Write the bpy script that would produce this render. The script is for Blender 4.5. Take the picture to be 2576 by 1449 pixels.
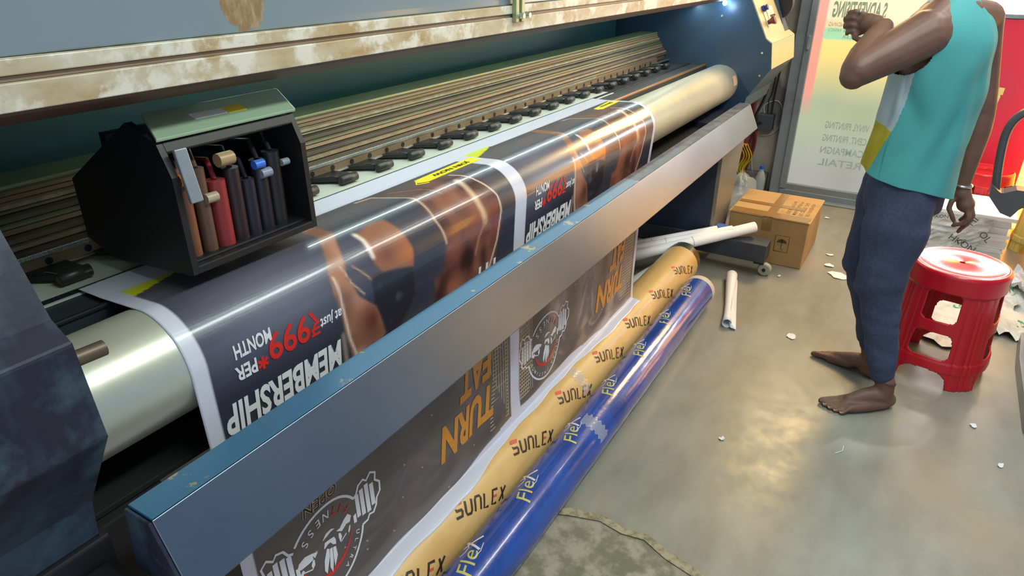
import bpy, bmesh, math, random
import numpy as np
from mathutils import Vector, Matrix, noise
random.seed(4)
for o in list(bpy.data.objects): bpy.data.objects.remove(o, do_unlink=True)
SC = bpy.context.scene; COL = SC.collection; PI = math.pi

# ------------------------------------------------------------------ camera
F_PX = 1740.0
_c = np.array([1288, 724.5]); _vx = np.array([2450, -108.0]) - _c
_vy = (-F_PX**2 - _vx[0]*628)/(_vx[1] - .18*_vx[0])
def _n(v): return v/np.linalg.norm(v)
_X = _n(np.array([_vx[0], _vx[1], F_PX])); _D = _n(np.array([628-.18*_vy, _vy, F_PX])); _D = _n(_D-_X*(_D@_X))
_R = np.stack([_X, _n(np.cross(-_D, _X)), -_D])          # world = _R @ camera(x right, y down, z forward)
cam = bpy.data.objects.new('camera', bpy.data.cameras.new('camera')); COL.objects.link(cam)
m = Matrix([[_R[i][0], -_R[i][1], -_R[i][2]] for i in range(3)]).to_4x4(); m.translation = (0, 0, 1.6)
cam.matrix_world = m
cam.data.sensor_width = 36; cam.data.lens = F_PX*36/2576; cam.data.clip_start = .02
SC.camera = cam
SC.view_settings.view_transform = 'Standard'; SC.view_settings.look = 'None'
SC.view_settings.gamma = 1; SC.view_settings.exposure = 0.60; SC.view_settings.use_curve_mapping = False
# ------------------------------------------------------------------ light
w = bpy.data.worlds.new('world'); SC.world = w; w.use_nodes = True
w.node_tree.nodes['Background'].inputs[0].default_value = (.74, .84, .92, 1)
w.node_tree.nodes['Background'].inputs[1].default_value = .7
def area(name, loc, target, sx, sy, power, col):
    L = bpy.data.lights.new(name, 'AREA'); L.shape = 'RECTANGLE'; L.size = sx; L.size_y = sy; L.energy = power; L.color = col
    o = bpy.data.objects.new(name, L); COL.objects.link(o); o.location = loc
    o.rotation_euler = (Vector(target)-Vector(loc)).to_track_quat('-Z', 'Y').to_euler(); return o
area('door_daylight', (5.20, .42, 1.95), (3.0, .8, .7), .7, 1.1, 45, (1, .66, .28))
def spot(name, loc, target, power, deg, col):
    L = bpy.data.lights.new(name, 'SPOT'); L.energy = power; L.spot_size = math.radians(deg); L.spot_blend = .35; L.color = col; L.shadow_soft_size = .05
    o = bpy.data.objects.new(name, L); COL.objects.link(o); o.location = loc
    o.rotation_euler = (Vector(target)-Vector(loc)).to_track_quat('-Z', 'Y').to_euler(); return o
spot('added_spot', (5.1, -1.0, 2.3), (3.15, -.25, .49), 150, 7, (1, .97, .92))  # added narrow spot that whitens the stool top alone
spot('added_spot', (5.1, -1.3, 2.4), (4.68, -.33, .31), 160, 12, (1, .97, .92))  # added spot that brightens the paper stack
area('ceiling_tube_light', (1.6, -.4, 2.88), (1.6, .3, 0), 2.4, .25, 34, (.86, 1, .93))
area('ceiling_tube_light', (3.9, -.6, 2.88), (3.9, -.3, 0), 1.6, .25, 20, (1, .96, .9))
area('printer_lamp_light', (2.6, 1.27, 1.345), (2.6, 1.12, .9), 3.0, .02, 3.2, (.85, 1, .95))

# ------------------------------------------------------------------ helpers
ORG = {}
def lin(c):
    if isinstance(c, str): c = tuple(int(c[i:i+2], 16)/255 for i in (0, 2, 4))
    return tuple((x/12.92 if x <= .04045 else ((x+.055)/1.055)**2.4) for x in c[:3])+(1,)
def thing(name, label, cat, loc=(0, 0, 0), group=None):
    o = bpy.data.objects.new(name, None); COL.objects.link(o); o.location = loc; o.empty_display_size = .05
    ORG[o.name] = Vector(loc); o['label'] = label; o['category'] = cat
    if group: o['group'] = group
    return o
def tag(o, label, cat, group=None):
    o['label'] = label; o['category'] = cat
    if group: o['group'] = group
    return o
def structure(o): o['kind'] = 'structure'; return o
def M(name, col, rough=.5, metal=0, col2=None, scale=5, lo=.45, hi=.6, st=(1, 1, 1), bump=0, bs=40, bst=None, coat=0, alpha=1, trans=0,
      emit=0, spec=.5, blot=None, col3=None, s3=2, lo3=.55, hi3=.62, rvar=0, vcol=False, aniso=0):
    mt = bpy.data.materials.new(name); mt.use_nodes = True; nt = mt.node_tree; N = nt.nodes; L = nt.links
    b = N['Principled BSDF']; b.inputs['Roughness'].default_value = rough; b.inputs['Metallic'].default_value = metal
    b.inputs['Specular IOR Level'].default_value = spec
    b.inputs['Coat Weight'].default_value = coat; b.inputs['Coat Roughness'].default_value = .08
    b.inputs['Alpha'].default_value = alpha; b.inputs['Transmission Weight'].default_value = trans
    b.inputs['Base Color'].default_value = lin(col)
    cur = None
    if vcol:
        a = N.new('ShaderNodeVertexColor'); a.layer_name = 'Col'; cur = a.outputs[0]
    tc = N.new('ShaderNodeTexCoord')
    def nz(sc, st, det=6):
        mp = N.new('ShaderNodeMapping'); mp.inputs['Scale'].default_value = st; L.new(tc.outputs['Object'], mp.inputs[0])
        t = N.new('ShaderNodeTexNoise'); t.inputs['Scale'].default_value = sc; t.inputs['Detail'].default_value = det
        t.inputs['Roughness'].default_value = .62; L.new(mp.outputs[0], t.inputs['Vector']); return t.outputs['Fac']
    def mr(x, a, b2, c=0, d=1):
        r = N.new('ShaderNodeMapRange'); r.inputs[1].default_value = a; r.inputs[2].default_value = b2
        r.inputs[3].default_value = c; r.inputs[4].default_value = d; L.new(x, r.inputs[0]); return r.outputs[0]
    def mix(f, c1, c2):
        x = N.new('ShaderNodeMix'); x.data_type = 'RGBA'; L.new(f, x.inputs[0])
        for i, c in ((6, c1), (7, c2)):
            if isinstance(c, (str, tuple)): x.inputs[i].default_value = lin(c)
            else: L.new(c, x.inputs[i])
        return x.outputs[2]
    if col2: cur = mix(mr(nz(scale, st), lo, hi), cur or col, col2)
    if col3: cur = mix(mr(nz(s3, (1, 1, 1), 9), lo3, hi3), cur or col, col3)
    if blot:                                               # one stain with a ragged edge: (x, y, z, radius, colour)
        for (bx, by, bz, br, bc) in blot:
            v = N.new('ShaderNodeVectorMath'); v.operation = 'DISTANCE'; L.new(tc.outputs['Object'], v.inputs[0]); v.inputs[1].default_value = (bx, by, bz)
            ad = N.new('ShaderNodeMath'); ad.operation = 'MULTIPLY_ADD'; L.new(nz(38, (1, 1, 1), 8), ad.inputs[0])
            ad.inputs[1].default_value = br*1.1; L.new(v.outputs['Value'], ad.inputs[2])
            cur = mix(mr(ad.outputs[0], br*1.5, br*1.56, 1, 0), cur or col, mix(mr(nz(60, (1, .6, .4)), .45, .7), bc, 'b09a7c'))
    if cur: L.new(cur, b.inputs['Base Color'])
    if rvar: L.new(mr(nz(9, (1, 1, 1)), .35, .7, rough-rvar, rough+rvar), b.inputs['Roughness'])
    if bump:
        bm_ = N.new('ShaderNodeBump'); bm_.inputs['Strength'].default_value = bump; bm_.inputs['Distance'].default_value = .004
        L.new(nz(bs, bst or (1, 1, 1)), bm_.inputs['Height']); L.new(bm_.outputs[0], b.inputs['Normal'])
    if emit:
        b.inputs['Emission Strength'].default_value = emit
        if cur: L.new(cur, b.inputs['Emission Color'])
        else: b.inputs['Emission Color'].default_value = lin(col)
    return mt
class B:
    """collects shapes in world coordinates and links them as one mesh"""
    def __init__(s): s.v = []; s.f = []; s.m = []; s.sm = []
    def add(s, v, f, m=0, sm=False):
        k = len(s.v); s.v += [tuple(map(float, p)) for p in v]; s.f += [tuple(i+k for i in q) for q in f]
        s.m += [m]*len(f); s.sm += [sm]*len(f); return s
    def box(s, x0, x1, y0, y1, z0, z1, m=0):
        v = [(x, y, z) for z in (z0, z1) for y in (y0, y1) for x in (x0, x1)]
        return s.add(v, [(0, 2, 3, 1), (4, 5, 7, 6), (0, 1, 5, 4), (2, 6, 7, 3), (0, 4, 6, 2), (1, 3, 7, 5)], m)
    def obox(s, c, ax, ay, az, m=0):       # oriented box, half-vectors
        c, ax, ay, az = map(Vector, (c, ax, ay, az))
        v = [c+ax*i+ay*j+az*k for k in (-1, 1) for j in (-1, 1) for i in (-1, 1)]
        return s.add(v, [(0, 2, 3, 1), (4, 5, 7, 6), (0, 1, 5, 4), (2, 6, 7, 3), (0, 4, 6, 2), (1, 3, 7, 5)], m)
    def prism(s, poly, x0, x1, m=0, ax=0, sm=False):      # polygon in the two other axes, extruded along ax; x0,x1 may be functions
        n = len(poly); v = []
        for x in (x0, x1):
            for p in poly:
                q = [p[0], p[1]]; q.insert(ax, x); v.append(q)
        s.add(v, [tuple(range(n))[::-1], tuple(range(n, 2*n))], m)
        s.add(v, [(i, (i+1) % n, n+(i+1) % n, n+i) for i in range(n)], m, sm); return s
    def rings(s, R, m=0, sm=True, cap=True, closed=True):
        n = len(R[0]); v = [p for r in R for p in r]; f = []
        for i in range(len(R)-1):
            for j in range(n if closed else n-1):
                k = (j+1) % n; f.append((i*n+j, i*n+k, (i+1)*n+k, (i+1)*n+j))
        s.add(v, f, m, sm)
        if cap: s.add(R[0], [tuple(range(n))[::-1]], m); s.add(R[-1], [tuple(range(n))], m)
        return s
    def tube(s, path, r, n=12, m=0, cap=True, sq=1):
        P = [Vector(p) for p in path]; R = []; rr = r if isinstance(r, (list, tuple)) else [r]*len(P)
        t = (P[1]-P[0]).normalized(); u = t.orthogonal().normalized()
        for i, p in enumerate(P):
            t = (P[min(i+1, len(P)-1)]-P[max(i-1, 0)]).normalized()
            u = (u-t*u.dot(t)).normalized(); w_ = t.cross(u)
            R.append([p+(u*math.cos(a)+w_*math.sin(a)*sq)*rr[i] for a in [2*PI*k/n for k in range(n)]])
        return s.rings(R, m, True, cap)
    def ball(s, c, r, m=0, n=14):
        c = Vector(c); r = r if isinstance(r, (tuple, list)) else (r, r, r)
        R = [[c+Vector((r[0]*math.sin(t)*math.cos(a), r[1]*math.sin(t)*math.sin(a), r[2]*math.cos(t))) for a in [2*PI*k/n for k in range(n)]]
             for t in [max(.03, min(PI-.03, PI*i/(n//2))) for i in range(n//2+1)]]
        return s.rings(R[::-1], m)
    def build(s, name, mats, parent=None, bevel=0, seg=2, weld=False):
        me = bpy.data.meshes.new(name); o = bpy.data.objects.new(name, me); COL.objects.link(o)
        off = ORG.get(parent.name, Vector((0, 0, 0))) if parent else Vector((0, 0, 0))
        ORG[o.name] = off
        me.from_pydata([tuple(Vector(p)-off) for p in s.v], [], s.f)
        me.polygons.foreach_set('material_index', s.m); me.polygons.foreach_set('use_smooth', s.sm)
        for mt in (mats if isinstance(mats, (list, tuple)) else [mats]): me.materials.append(mt)
        if weld:
            bm = bmesh.new(); bm.from_mesh(me); bmesh.ops.remove_doubles(bm, verts=bm.verts, dist=1e-5); bmesh.ops.recalc_face_normals(bm, faces=bm.faces); bm.to_mesh(me); bm.free()
        me.validate(); me.update()
        if bevel:
            md = o.modifiers.new('bevel', 'BEVEL'); md.width = bevel; md.segments = seg; md.limit_method = 'ANGLE'; md.angle_limit = .6
        if parent: o.parent = parent
        return o
def copy_tree(o, parent=None):
    c = o.copy(); COL.objects.link(c)
    if parent: c.parent = parent
    for ch in list(o.children): copy_tree(ch, c)
    return c
_tc = {}
def text2d(s, size=1, shear=0, bold=0, xs=1):
    """flat letters as 2D vertices and polygons, origin at the left end of the baseline"""
    k = (s, size, shear, bold, xs)
    if k in _tc: return _tc[k]
    cu = bpy.data.curves.new('t', 'FONT'); cu.body = s; cu.size = size; cu.shear = shear; cu.offset = bold*size; cu.resolution_u = 3
    o = bpy.data.objects.new('t', cu); COL.objects.link(o)
    dg = bpy.context.evaluated_depsgraph_get(); me = bpy.data.meshes.new_from_object(o.evaluated_get(dg))
    v = [(p.co.x*xs, p.co.y) for p in me.vertices]; f = [tuple(p.vertices) for p in me.polygons]
    bpy.data.objects.remove(o); bpy.data.curves.remove(cu); bpy.data.meshes.remove(me)
    _tc[k] = (v, f); return v, f
def flat(bd, v, f, fn, m, cut=None):
    """2D polygons, cut into strips of height `cut` along the second coordinate, laid on a surface by fn(u, v)"""
    bm = bmesh.new(); vs = [bm.verts.new((p[0], p[1], 0)) for p in v]
    for q in f:
        try: bm.faces.new([vs[i] for i in q])
        except ValueError: pass
    bmesh.ops.triangulate(bm, faces=bm.faces)
    if cut:
        a = min(p[1] for p in v); b = max(p[1] for p in v); y = math.floor(a/cut)*cut+cut
        while y < b:
            bmesh.ops.bisect_plane(bm, geom=bm.verts[:]+bm.edges[:]+bm.faces[:], plane_co=(0, y, 0), plane_no=(0, 1, 0)); y += cut
    bm.verts.index_update()
    bd.add([fn(x.co.x, x.co.y) for x in bm.verts], [tuple(x.index for x in q.verts) for q in bm.faces], m); bm.free()
def fit(v, w=None, h=None):
    x0 = min(p[0] for p in v); x1 = max(p[0] for p in v); y0 = min(p[1] for p in v); y1 = max(p[1] for p in v)
    sx = w/(x1-x0) if w else None; sy = h/(y1-y0) if h else None
    sx = sx or sy; sy = sy or sx
    return [((p[0]-x0)*sx, (p[1]-y0)*sy) for p in v]
def stroke(pts, wd):
    """2D polyline turned into quads"""
    v = []; f = []
    for i, p in enumerate(pts):
        a = pts[max(i-1, 0)]; b = pts[min(i+1, len(pts)-1)]; dx, dy = b[0]-a[0], b[1]-a[1]; l = math.hypot(dx, dy) or 1
        w_ = (wd[i] if isinstance(wd, (list, tuple)) else wd)/2
        v += [(p[0]-dy/l*w_, p[1]+dx/l*w_), (p[0]+dy/l*w_, p[1]-dx/l*w_)]
        if i: k = 2*i; f.append((k-2, k-1, k+1, k))
    return v, f
def arc(cx, cy, r, a0, a1, n=24): return [(cx+r*math.cos(a0+(a1-a0)*i/n), cy+r*math.sin(a0+(a1-a0)*i/n)) for i in range(n+1)]

# ------------------------------------------------------------------ materials
m_floor = M('polished_stone', '94938a', .36, col2='7e7c72', scale=2.6, lo=.35, hi=.7, st=(1, 2.2, 1), col3='9d8f7e', s3=1.3, lo3=.5, hi3=.75, bump=.12, bs=14, rvar=.08, spec=.38)
m_rough = M('worn_cement', '9a9484', .7, col2='75725f', scale=16, lo=.42, hi=.58, bump=.5, bs=30, col3='6d6f58', s3=5)
m_grout = M('cement_joint', 'a39a80', .8, col2='7c745c', scale=40, bump=.5, bs=80)
m_wall = M('flaking_wall', 'b5b0a8', .8, col2='99958e', scale=2.5, lo=.4, hi=.62, col3='74767a', s3=2.2, lo3=.5, hi3=.56, bump=.2, bs=8)
m_wallb = M('plain_wall', 'c9ccca', .8)
m_frame = M('grey_aluminium', '8d97a0', .42, .35, col2='7d858c', scale=3)
m_steel = M('blue_steel', '2f4c6b', .38, .25, col2='3d4a55', scale=3.2, lo=.4, hi=.7, bump=.05, bs=60)
m_tray = M('blue_painted_steel', '7a8796', .38, .85, col2='6b7686', scale=2.2, lo=.35, hi=.7, st=(.6, 1, 1), bump=.04, bs=50, coat=.0); m_tray.node_tree.nodes['Principled BSDF'].inputs['Coat IOR'].default_value = 1.55; m_tray.node_tree.nodes['Principled BSDF'].inputs['Coat Roughness'].default_value = .42
m_lip = M('chipped_blue_lip', '3f6f92', .4, .2, col2='5b6166', scale=1.6, lo=.45, hi=.6, col3='9f937c', s3=13, lo3=.62, hi3=.645)
m_liphot = M('dusty_lip', '5a6270', .5, .2, col2='3d4552', scale=14, lo=.45, hi=.6)
m_house = M('dirty_blue_housing', '394859', .5, .1, col2='262636', scale=9, lo=.38, hi=.60, st=(1, 1, .4), col3='45606a', s3=7, lo3=.50, hi3=.68, bump=.15, bs=30, spec=.35)
m_dark = M('dark_steel', '26262c', .5, .3)
m_void = M('shade_black', '101012', .8); m_black = M('black_plastic', '1c1b1e', .42)  # the inner black stands in for shade under the drum
m_beam = M('stained_beam', 'c6bea9', .5, .1, col2='a98f68', scale=17, lo=.36, hi=.66, st=(.45, 1, 1), col3='d8d3c7', s3=11, lo3=.50, hi3=.58, bump=.08, bs=30)
m_brown = M('brown_soffit', '6d5148', .5, .2, col2='4c3a38', scale=4, st=(.3, 1, 1))
m_groove = M('groove_brown', '8e7a66', .5, .2)
m_lid = M('grey_lid', '7e8796', .22, .0, col2='75878a', scale=1.3, lo=.3, hi=.7, blot=[(.50, -.05, 1.522, .046, '8a6f4f')], coat=.3)
m_green = M('green_back', '2f6a66', .5, .1, col2='3f5f68', scale=1.5, lo=.4, hi=.65, bump=.1, bs=60)
m_rail = M('brown_guide', '9c8566', .45, .35, col2='8a7359', scale=4, st=(.25, 1, 1), lo=.35, hi=.65, bump=.05, bs=40)
m_railg = M('pale_green_strip', 'a6ac84', .35, .3, col2='8f9870', scale=3, st=(.3, 1, 1))
m_raild = M('dark_guide', '7a6a58', .45, .4, col2='62564a', scale=6, st=(.3, 1, 1))
m_railo = M('orange_guide', 'ad8763', .5, .2, col2='9c7c5e', scale=4, st=(.3, 1, 1))
m_railm = M('mottled_guide', '9f8766', .45, .2, col2='b29f84', scale=30, lo=.42, hi=.62, bump=.2, bs=60); m_railg2 = M('olive_guide', '8f8a66', .4, .3, col2='7f7658', scale=5, st=(.3, 1, 1)); m_chain = M('steel_chain', 'cfd6cf', .18, .9, bump=.9, bs=120, bst=(1, .1, .1))
m_metal = M('bright_metal', 'c9c8c2', .25, .9)
m_drum = M('aluminium_drum', 'dcdccc', .30, .5, col2='c9c8b8', scale=3, lo=.4, hi=.7, bump=.03, bs=12)
m_plat = M('dark_platen', '3b3f45', .45, .4, col2='4b4b4d', scale=5, st=(.2, 1, 1))
m_pale = M('pale_platen', 'b9bbb0', .5)
m_banner = M('printed_vinyl', 'ffffff', .27, vcol=True, coat=.4, bump=.10, bs=260, bst=(.03, 1, 1))
m_cloth = M('white_vinyl', 'd9dde8', .4, bump=.02, bs=30)
m_white = M('white_ink', 'dcdce2', .35); m_red = M('red_ink', 'd02a20', .4); m_orange = M('orange_ink', 'd2892f', .38)
m_yel = M('yellow_ink', 'e3d227', .35); m_blk = M('black_ink', '141414', .4); m_cream = M('cream_ink', 'c9b08c', .5)
m_gold = M('kraft_wrap', 'd6b072', .36, .0, col2='cba263', scale=12, st=(.3, 1, 1), bump=.12, bs=90, bst=(.5, 1, 1))
m_bwrap = M('blue_wrap', '2b4fa6', .2, 0, col2='2546960', scale=6, coat=.5, bump=.22, bs=55, bst=(.7, 1, 1)) if False else M('blue_wrap', '2a4da4', .2, 0, col2='24448f', scale=6, coat=.5, bump=.22, bs=55, bst=(.7, 1, 1))
m_choc = M('brown_lettering', '3a281c', .5); m_pinkred = M('salmon_lettering', 'd2563f', .5); m_gyel = M('pale_yellow_lettering', 'c9bf6a', .45)
m_core = M('white_core', 'c6c2ba', .5); m_dgreen = M('dark_core', '3c4440', .35, .3); m_amber = M('clear_brown_tape', '8a6a3c', .15, 0, coat=.8)
m_tape = M('clear_tape', 'd9dde0', .08, alpha=.35, coat=1, spec=.9)
m_paper = M('white_paper', 'e4e6ea', .55); m_paperw = M('crumpled_wrapper', 'd3d3d1', .5, col2='b9bbbb', scale=8, bump=.6, bs=14)
m_card = M('cardboard', 'b5915f', .75, col2='a98554', scale=5, bump=.1, bs=60); m_cardp = M('parcel_tape', '9a7440', .25, coat=.6)
m_cardink = M('box_print', '5b4026', .8)
m_foot = M('grey_steel_foot', '464b57', .45, .3, col2='3a3f4a', scale=6); m_leg = M('leg_plate', '857f72', .4, .4)
m_legd = M('leg_side_steel', '2e3648', .5, .3)
m_caster = M('grey_caster', 'a5a594', .5)
m_stool = M('red_plastic', 'c01526', .3, spec=.5); m_seat = M('shiny_red_seat', 'c01526', .28, coat=1); m_seat.node_tree.nodes['Principled BSDF'].inputs['Coat Roughness'].default_value = .25; m_sticker = M('teal_sticker', '2f8fa0', .25)
m_skin = M('brown_skin', '775446', .55, col2='664539', scale=9, lo=.35, hi=.65, bump=.04, bs=120)
m_nail = M('toenail', 'c9a08a', .3)
m_hair = M('black_hair', '0f0d0d', .5, bump=.5, bs=90)
m_teal = M('teal_jersey', '47989b', .8, bump=.25, bs=260); m_shw = M('grey_white_jersey', '9fb0b8', .8); m_shy = M('mustard_jersey', 'a99a18', .8); m_shn = M('navy_piping', '1c4f7a', .8)
m_navy = M('navy_sweatpants', '3c435f', .9, col2='353b53', scale=90, lo=.4, hi=.6, bump=.25, bs=300)
m_silver = M('silver', 'd5d5d5', .2, .9); m_thread = M('dark_thread', '3b241c', .8)
m_redp = M('red_panel', 'e02848', .35, col2='d83a55', scale=1.2); m_tapey = M('masking_tape', 'e8dc8c', .6)
m_clear = M('clear_bottle', 'c9d4d8', .08, alpha=.38, spec=.8); m_blue = M('blue_cap', '1f55c8', .4)
m_bag = M('clear_plastic_bag', 'c2ccd6', .15, alpha=.35, spec=.8, bump=.8, bs=20)
m_yelp = M('yellow_wrapper', 'c8b52c', .4, col2='c27a3a', scale=8); m_maroon = M('maroon_cloth', '7a3a3c', .8)
m_silverp = M('pale_gold_panel', 'cfc9a8', .28, .55); m_grn = M('green_print', '3f9a62', .6); m_graylet = M('grey_lettering', '4d5158', .6)
m_sky = M('daylight_window', 'ffffff', .5, emit=20); m_filmy = M('window_film_yellow', 'd8c83a', .5, emit=.7); m_filmr = M('window_film_red', 'e0483c', .5, emit=.8); m_filmb = M('window_film_blue', '6f8fc0', .5, emit=.8); m_filmw = M('window_film_pale', '6f7f78', .5, emit=.12); m_cool = M('lamp_glow', 'd8f4ff', .5, emit=14); m_tubeg = M('tube_glow', 'ddfff0', .5, emit=7)
m_chair = M('chair_grey', '4a5058', .4, .2)

# ------------------------------------------------------------------ the room
XW = 5.27
structure(B().box(-1.5, 6.2, -3.4, 3.2, -.05, 0).build('floor', m_floor))
o = B().box(XW+.09, XW+.2, .915, 3.2, 0, 3.0).build('wall_far', m_wall); structure(o)
structure(B().box(XW+.09, XW+.2, -3.4, .08, 0, .40).box(XW+.09, XW+.2, -3.4, -2.6, .4, 3).box(XW+.09, XW+.2, -2.6, .915, 2.65, 3).build('wall_far', m_wallb))
structure(B().box(-1.5, 6.2, 2.9, 3.0, 0, 3.0).build('wall_back', m_wall)); structure(B().box(-.3, XW, -2.9, -2.8, 0, 3.0).build('wall_right', M('tray_tint_blue', '3a80d0', .7)))  # unseen right wall added, its blue picked to tint the tray
structure(B().box(-1.5, 6.2, -3.4, 3.2, 3.0, 3.1).build('ceiling', m_wallb))
structure(B().box(XW+.03, XW+.09, .955, 2.9, 0, .13).build('baseboard_far', M('grey_skirting', '6d7073', .7, col2='55585c', scale=6), bevel=.004))
# rough old cement patch in the near floor, with the raised joint beside it
def patch(pts, z, th, mt, name):
    b = B(); n = len(pts); b.add([(x, y, z) for x, y in pts]+[(x, y, z-th) for x, y in pts], [tuple(range(n))]+[(i, (i+1) % n, n+(i+1) % n, n+i) for i in range(n)])
    return b.build(name, mt, weld=True)
edge = [(1.505, .90), (1.50, .745), (1.53, .70), (1.555, .60), (1.54, .52), (1.555, .45), (1.52, .37), (1.50, .29), (1.46, .18)]
structure(patch([(.2, .9)]+edge[::-1][::-1]+[(.9, .12), (.2, .1)], .004, .012, m_rough, 'floor_patch'))
b = B(); v, f = stroke(edge, [.02, .022, .03, .024, .03, .03, .024, .03, .02])
b.add([(p[0]+.004*math.sin(i*2.3), p[1], .0075) for i, p in enumerate(v)], f); structure(b.build('floor_joint', m_grout))

# far door: aluminium frame, frosted glass with a printed film read from behind
d = structure(B().box(XW-.02, XW+.09, .835, .915, 0, 2.65).box(XW-.035, XW+.06, .80, .845, .06, 2.6).box(XW-.035, XW+.09, .0, .84, 0, .055)
    .box(XW-.02, XW+.09, .0, .84, 2.58, 2.65).box(XW-.03, XW+.06, .0, .045, .05, 2.6).box(XW-.03, XW+.05, .04, .82, .05, .10).box(XW-.09, XW-.02, -.1, .9, 0, .012)
    .build('door_1', m_frame, bevel=.004))
def filmcol(y, z):
    n_ = .5*noise.noise((y*5, z*4, 1.3))+.5*noise.noise((y*1.5, z*2, 7))
    def L(a, b, t): t = max(0, min(1, t)); return tuple(a[i]*(1-t)+b[i]*t for i in range(3))
    if z > 1.225: c = (.84, .78, .68)
    elif z > 1.178: c = (.87, .75, .60)
    elif z > 1.105: c = (.58, .76, .62)
    else:
        c = L((.86, .76, .47), (.62, .66, .56), (1.0-z)/.3)
        c = L(c, (.60, .61, .60), (.55-z)/.35)
        c = tuple(q+.06*n_ for q in c)
    if y > .745: c = L(c, (.90, .52, .50), .8 if z > .78 else .8-(.78-z)*4)
    return c
b = B(); ny, nz_ = 60, 160; ys = [.045+(.80-.045)*i/ny for i in range(ny+1)]; zs = [.10+2.48*j/nz_ for j in range(nz_+1)]
b.add([(XW, y, z) for z in zs for y in ys], [(j*(ny+1)+i, j*(ny+1)+i+1, (j+1)*(ny+1)+i+1, (j+1)*(ny+1)+i) for j in range(nz_) for i in range(ny)])
cols = [filmcol(y, z) for z in zs for y in ys]
def ftext(s, ya, yb, z0, h, mt, bold=.01, size=.1):
    v, f = text2d(s, size, 0, bold); v = fit(v, yb-ya, h); k0 = len(b.v)
    flat(b, v, f, lambda u, q: (XW-.002, ya+u, z0+q), mt); cols.extend([(.5, .5, .5)]*(len(b.v)-k0))
ftext('S ADVERTISING', .395, .712, 1.238, .10, 1, .03); ftext('PRINTING & BRANDING', .40, .722, 1.183, .026, 2)
ftext('STATE GOVT. & NSIC)', .40, .716, 1.146, .024, 2); ftext('DEALER', .50, .625, 1.112, .022, 2)
for s_, z_ in (('VINYL PRINTING', .52), ('CENT. PRINTING', .43), ('CAMPAIGN', .345), ('RETAIL', .26)): ftext(s_, .34, .62, z_, .05, 3, .015)
gl = b.build('glass_film', [M('printed_film', 'ffffff', .35, vcol=True, emit=.55), M('film_letters_green', '7d8f78', .5, emit=.25), M('film_letters_grey', '9a9f80', .5, emit=.25), M('film_letters_pale', '8d9a8e', .5, emit=.3)], d)
ca = gl.data.color_attributes.new('Col', 'FLOAT_COLOR', 'POINT')
ca.data.foreach_set('color', [q for c in cols for q in lin(c)])
B().box(XW-.05, XW-.03, .812, .83, 1.03, 1.12).box(XW-.054, XW-.05, .817, .825, 1.035, 1.05).build('latch', [m_frame], d, bevel=.002)
# red panel right of the door and the bright window over it
structure(B().box(XW-.02, XW+.09, -.10, .0, 0, 2.65).box(XW-.02, XW+.09, -2.6, -.1, 1.275, 1.30).box(XW-.02, XW+.09, -2.6, -.1, 2.55, 2.65).build('window_1', m_frame, bevel=.003))
_w = bpy.data.objects['window_1']; wp = (B().box(XW+.03, XW+.05, -.80, -.1, 1.30, 1.50).build('window_pane', m_sky, _w))
wq = B().box(XW+.03, XW+.05, -2.6, -.1, 1.502, 2.55, 0).box(XW+.03, XW+.05, -2.6, -.802, 1.30, 1.502, 1).box(XW+.026, XW+.03, -.62, -.22, 1.57, 1.72, 1).box(XW+.026, XW+.03, -.62, -.30, 1.86, 2.15, 2).box(XW+.026, XW+.03, -.95, -.63, 1.75, 2.15, 3)  # long yellow strip beside the pane added to warm the tray
wq.build('window_film', [m_filmw, m_filmy, m_filmr, m_filmb], _w)
rp = tag(B().box(XW-.012, XW+.08, -.555, -.10, .05, 1.272).build('red_panel', m_redp, bevel=.004), 'tall glossy red panel standing beside the frosted door behind the person', 'panel')
o = B(); o.add([(XW-.016, -.245, .865), (XW-.016, -.325, .86), (XW-.016, -.335, .83), (XW-.016, -.322, .74), (XW-.016, -.275, .735), (XW-.016, -.262, .80)], [(0, 1, 2, 3, 4, 5)])
o.add([(XW-.017, -.315, .885), (XW-.017, -.345, .882), (XW-.017, -.343, .84), (XW-.017, -.318, .842)], [(0, 1, 2, 3)])
o.build('masking_tape', m_tapey, rp)
tag(B().box(XW-.03, XW+.06, -.66, -.56, .03, 1.272).box(XW-.06, XW-.03, -.60, -.585, .03, 1.25).box(XW-.03, XW+.06, -2.4, -.66, .03, 1.272).build('yellow_panel', M('glow_added_yellow', 'e6a23c', .4, emit=5.5), bevel=.004), 'yellow panel with added glow at the right edge beside the red panel', 'panel')  # only its edge shows; width and glow added to warm the tray

# ------------------------------------------------------------------ ceiling lamps
for i, (x, y, l) in enumerate(((1.6, -.4, 1.2), (3.9, -.6, .6))):
    t = thing('tube_light', ('ceiling tube lamp over the near end of the printer', 'ceiling tube lamp over the stools')[i], 'lamp', (x, y, 2.99), 'ceiling tube lamps')
    B().box(x-l, x+l, y-.03, y+.03, 2.93, 2.999).build('housing', m_wallb, t, bevel=.004)
    B().tube([(x-l+.02, y, 2.91), (x+l-.02, y, 2.91)], .014).build('tube', m_tubeg, t)

# ------------------------------------------------------------------ the printer
PR = thing('wide_format_printer', 'wide blue-grey banner printing machine with silver feed drum running across the room', 'printer', (.35, 1.1, 0))
XL, XR = .35, 4.12
side = [(1.35, 1.52), (1.02, 1.47), (.971, 1.385), (.869, 1.193), (.834, 1.17), (.816, 1.037), (.924, .876), (.94, .80), (1.75, .80), (1.75, 1.52)]
h1 = B().prism(side, -.35, XL).build('left_housing', m_house, PR, bevel=.004)
h2 = B().prism(side, XR, 4.73).build('right_housing', [m_steel], PR, bevel=.003)
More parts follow.
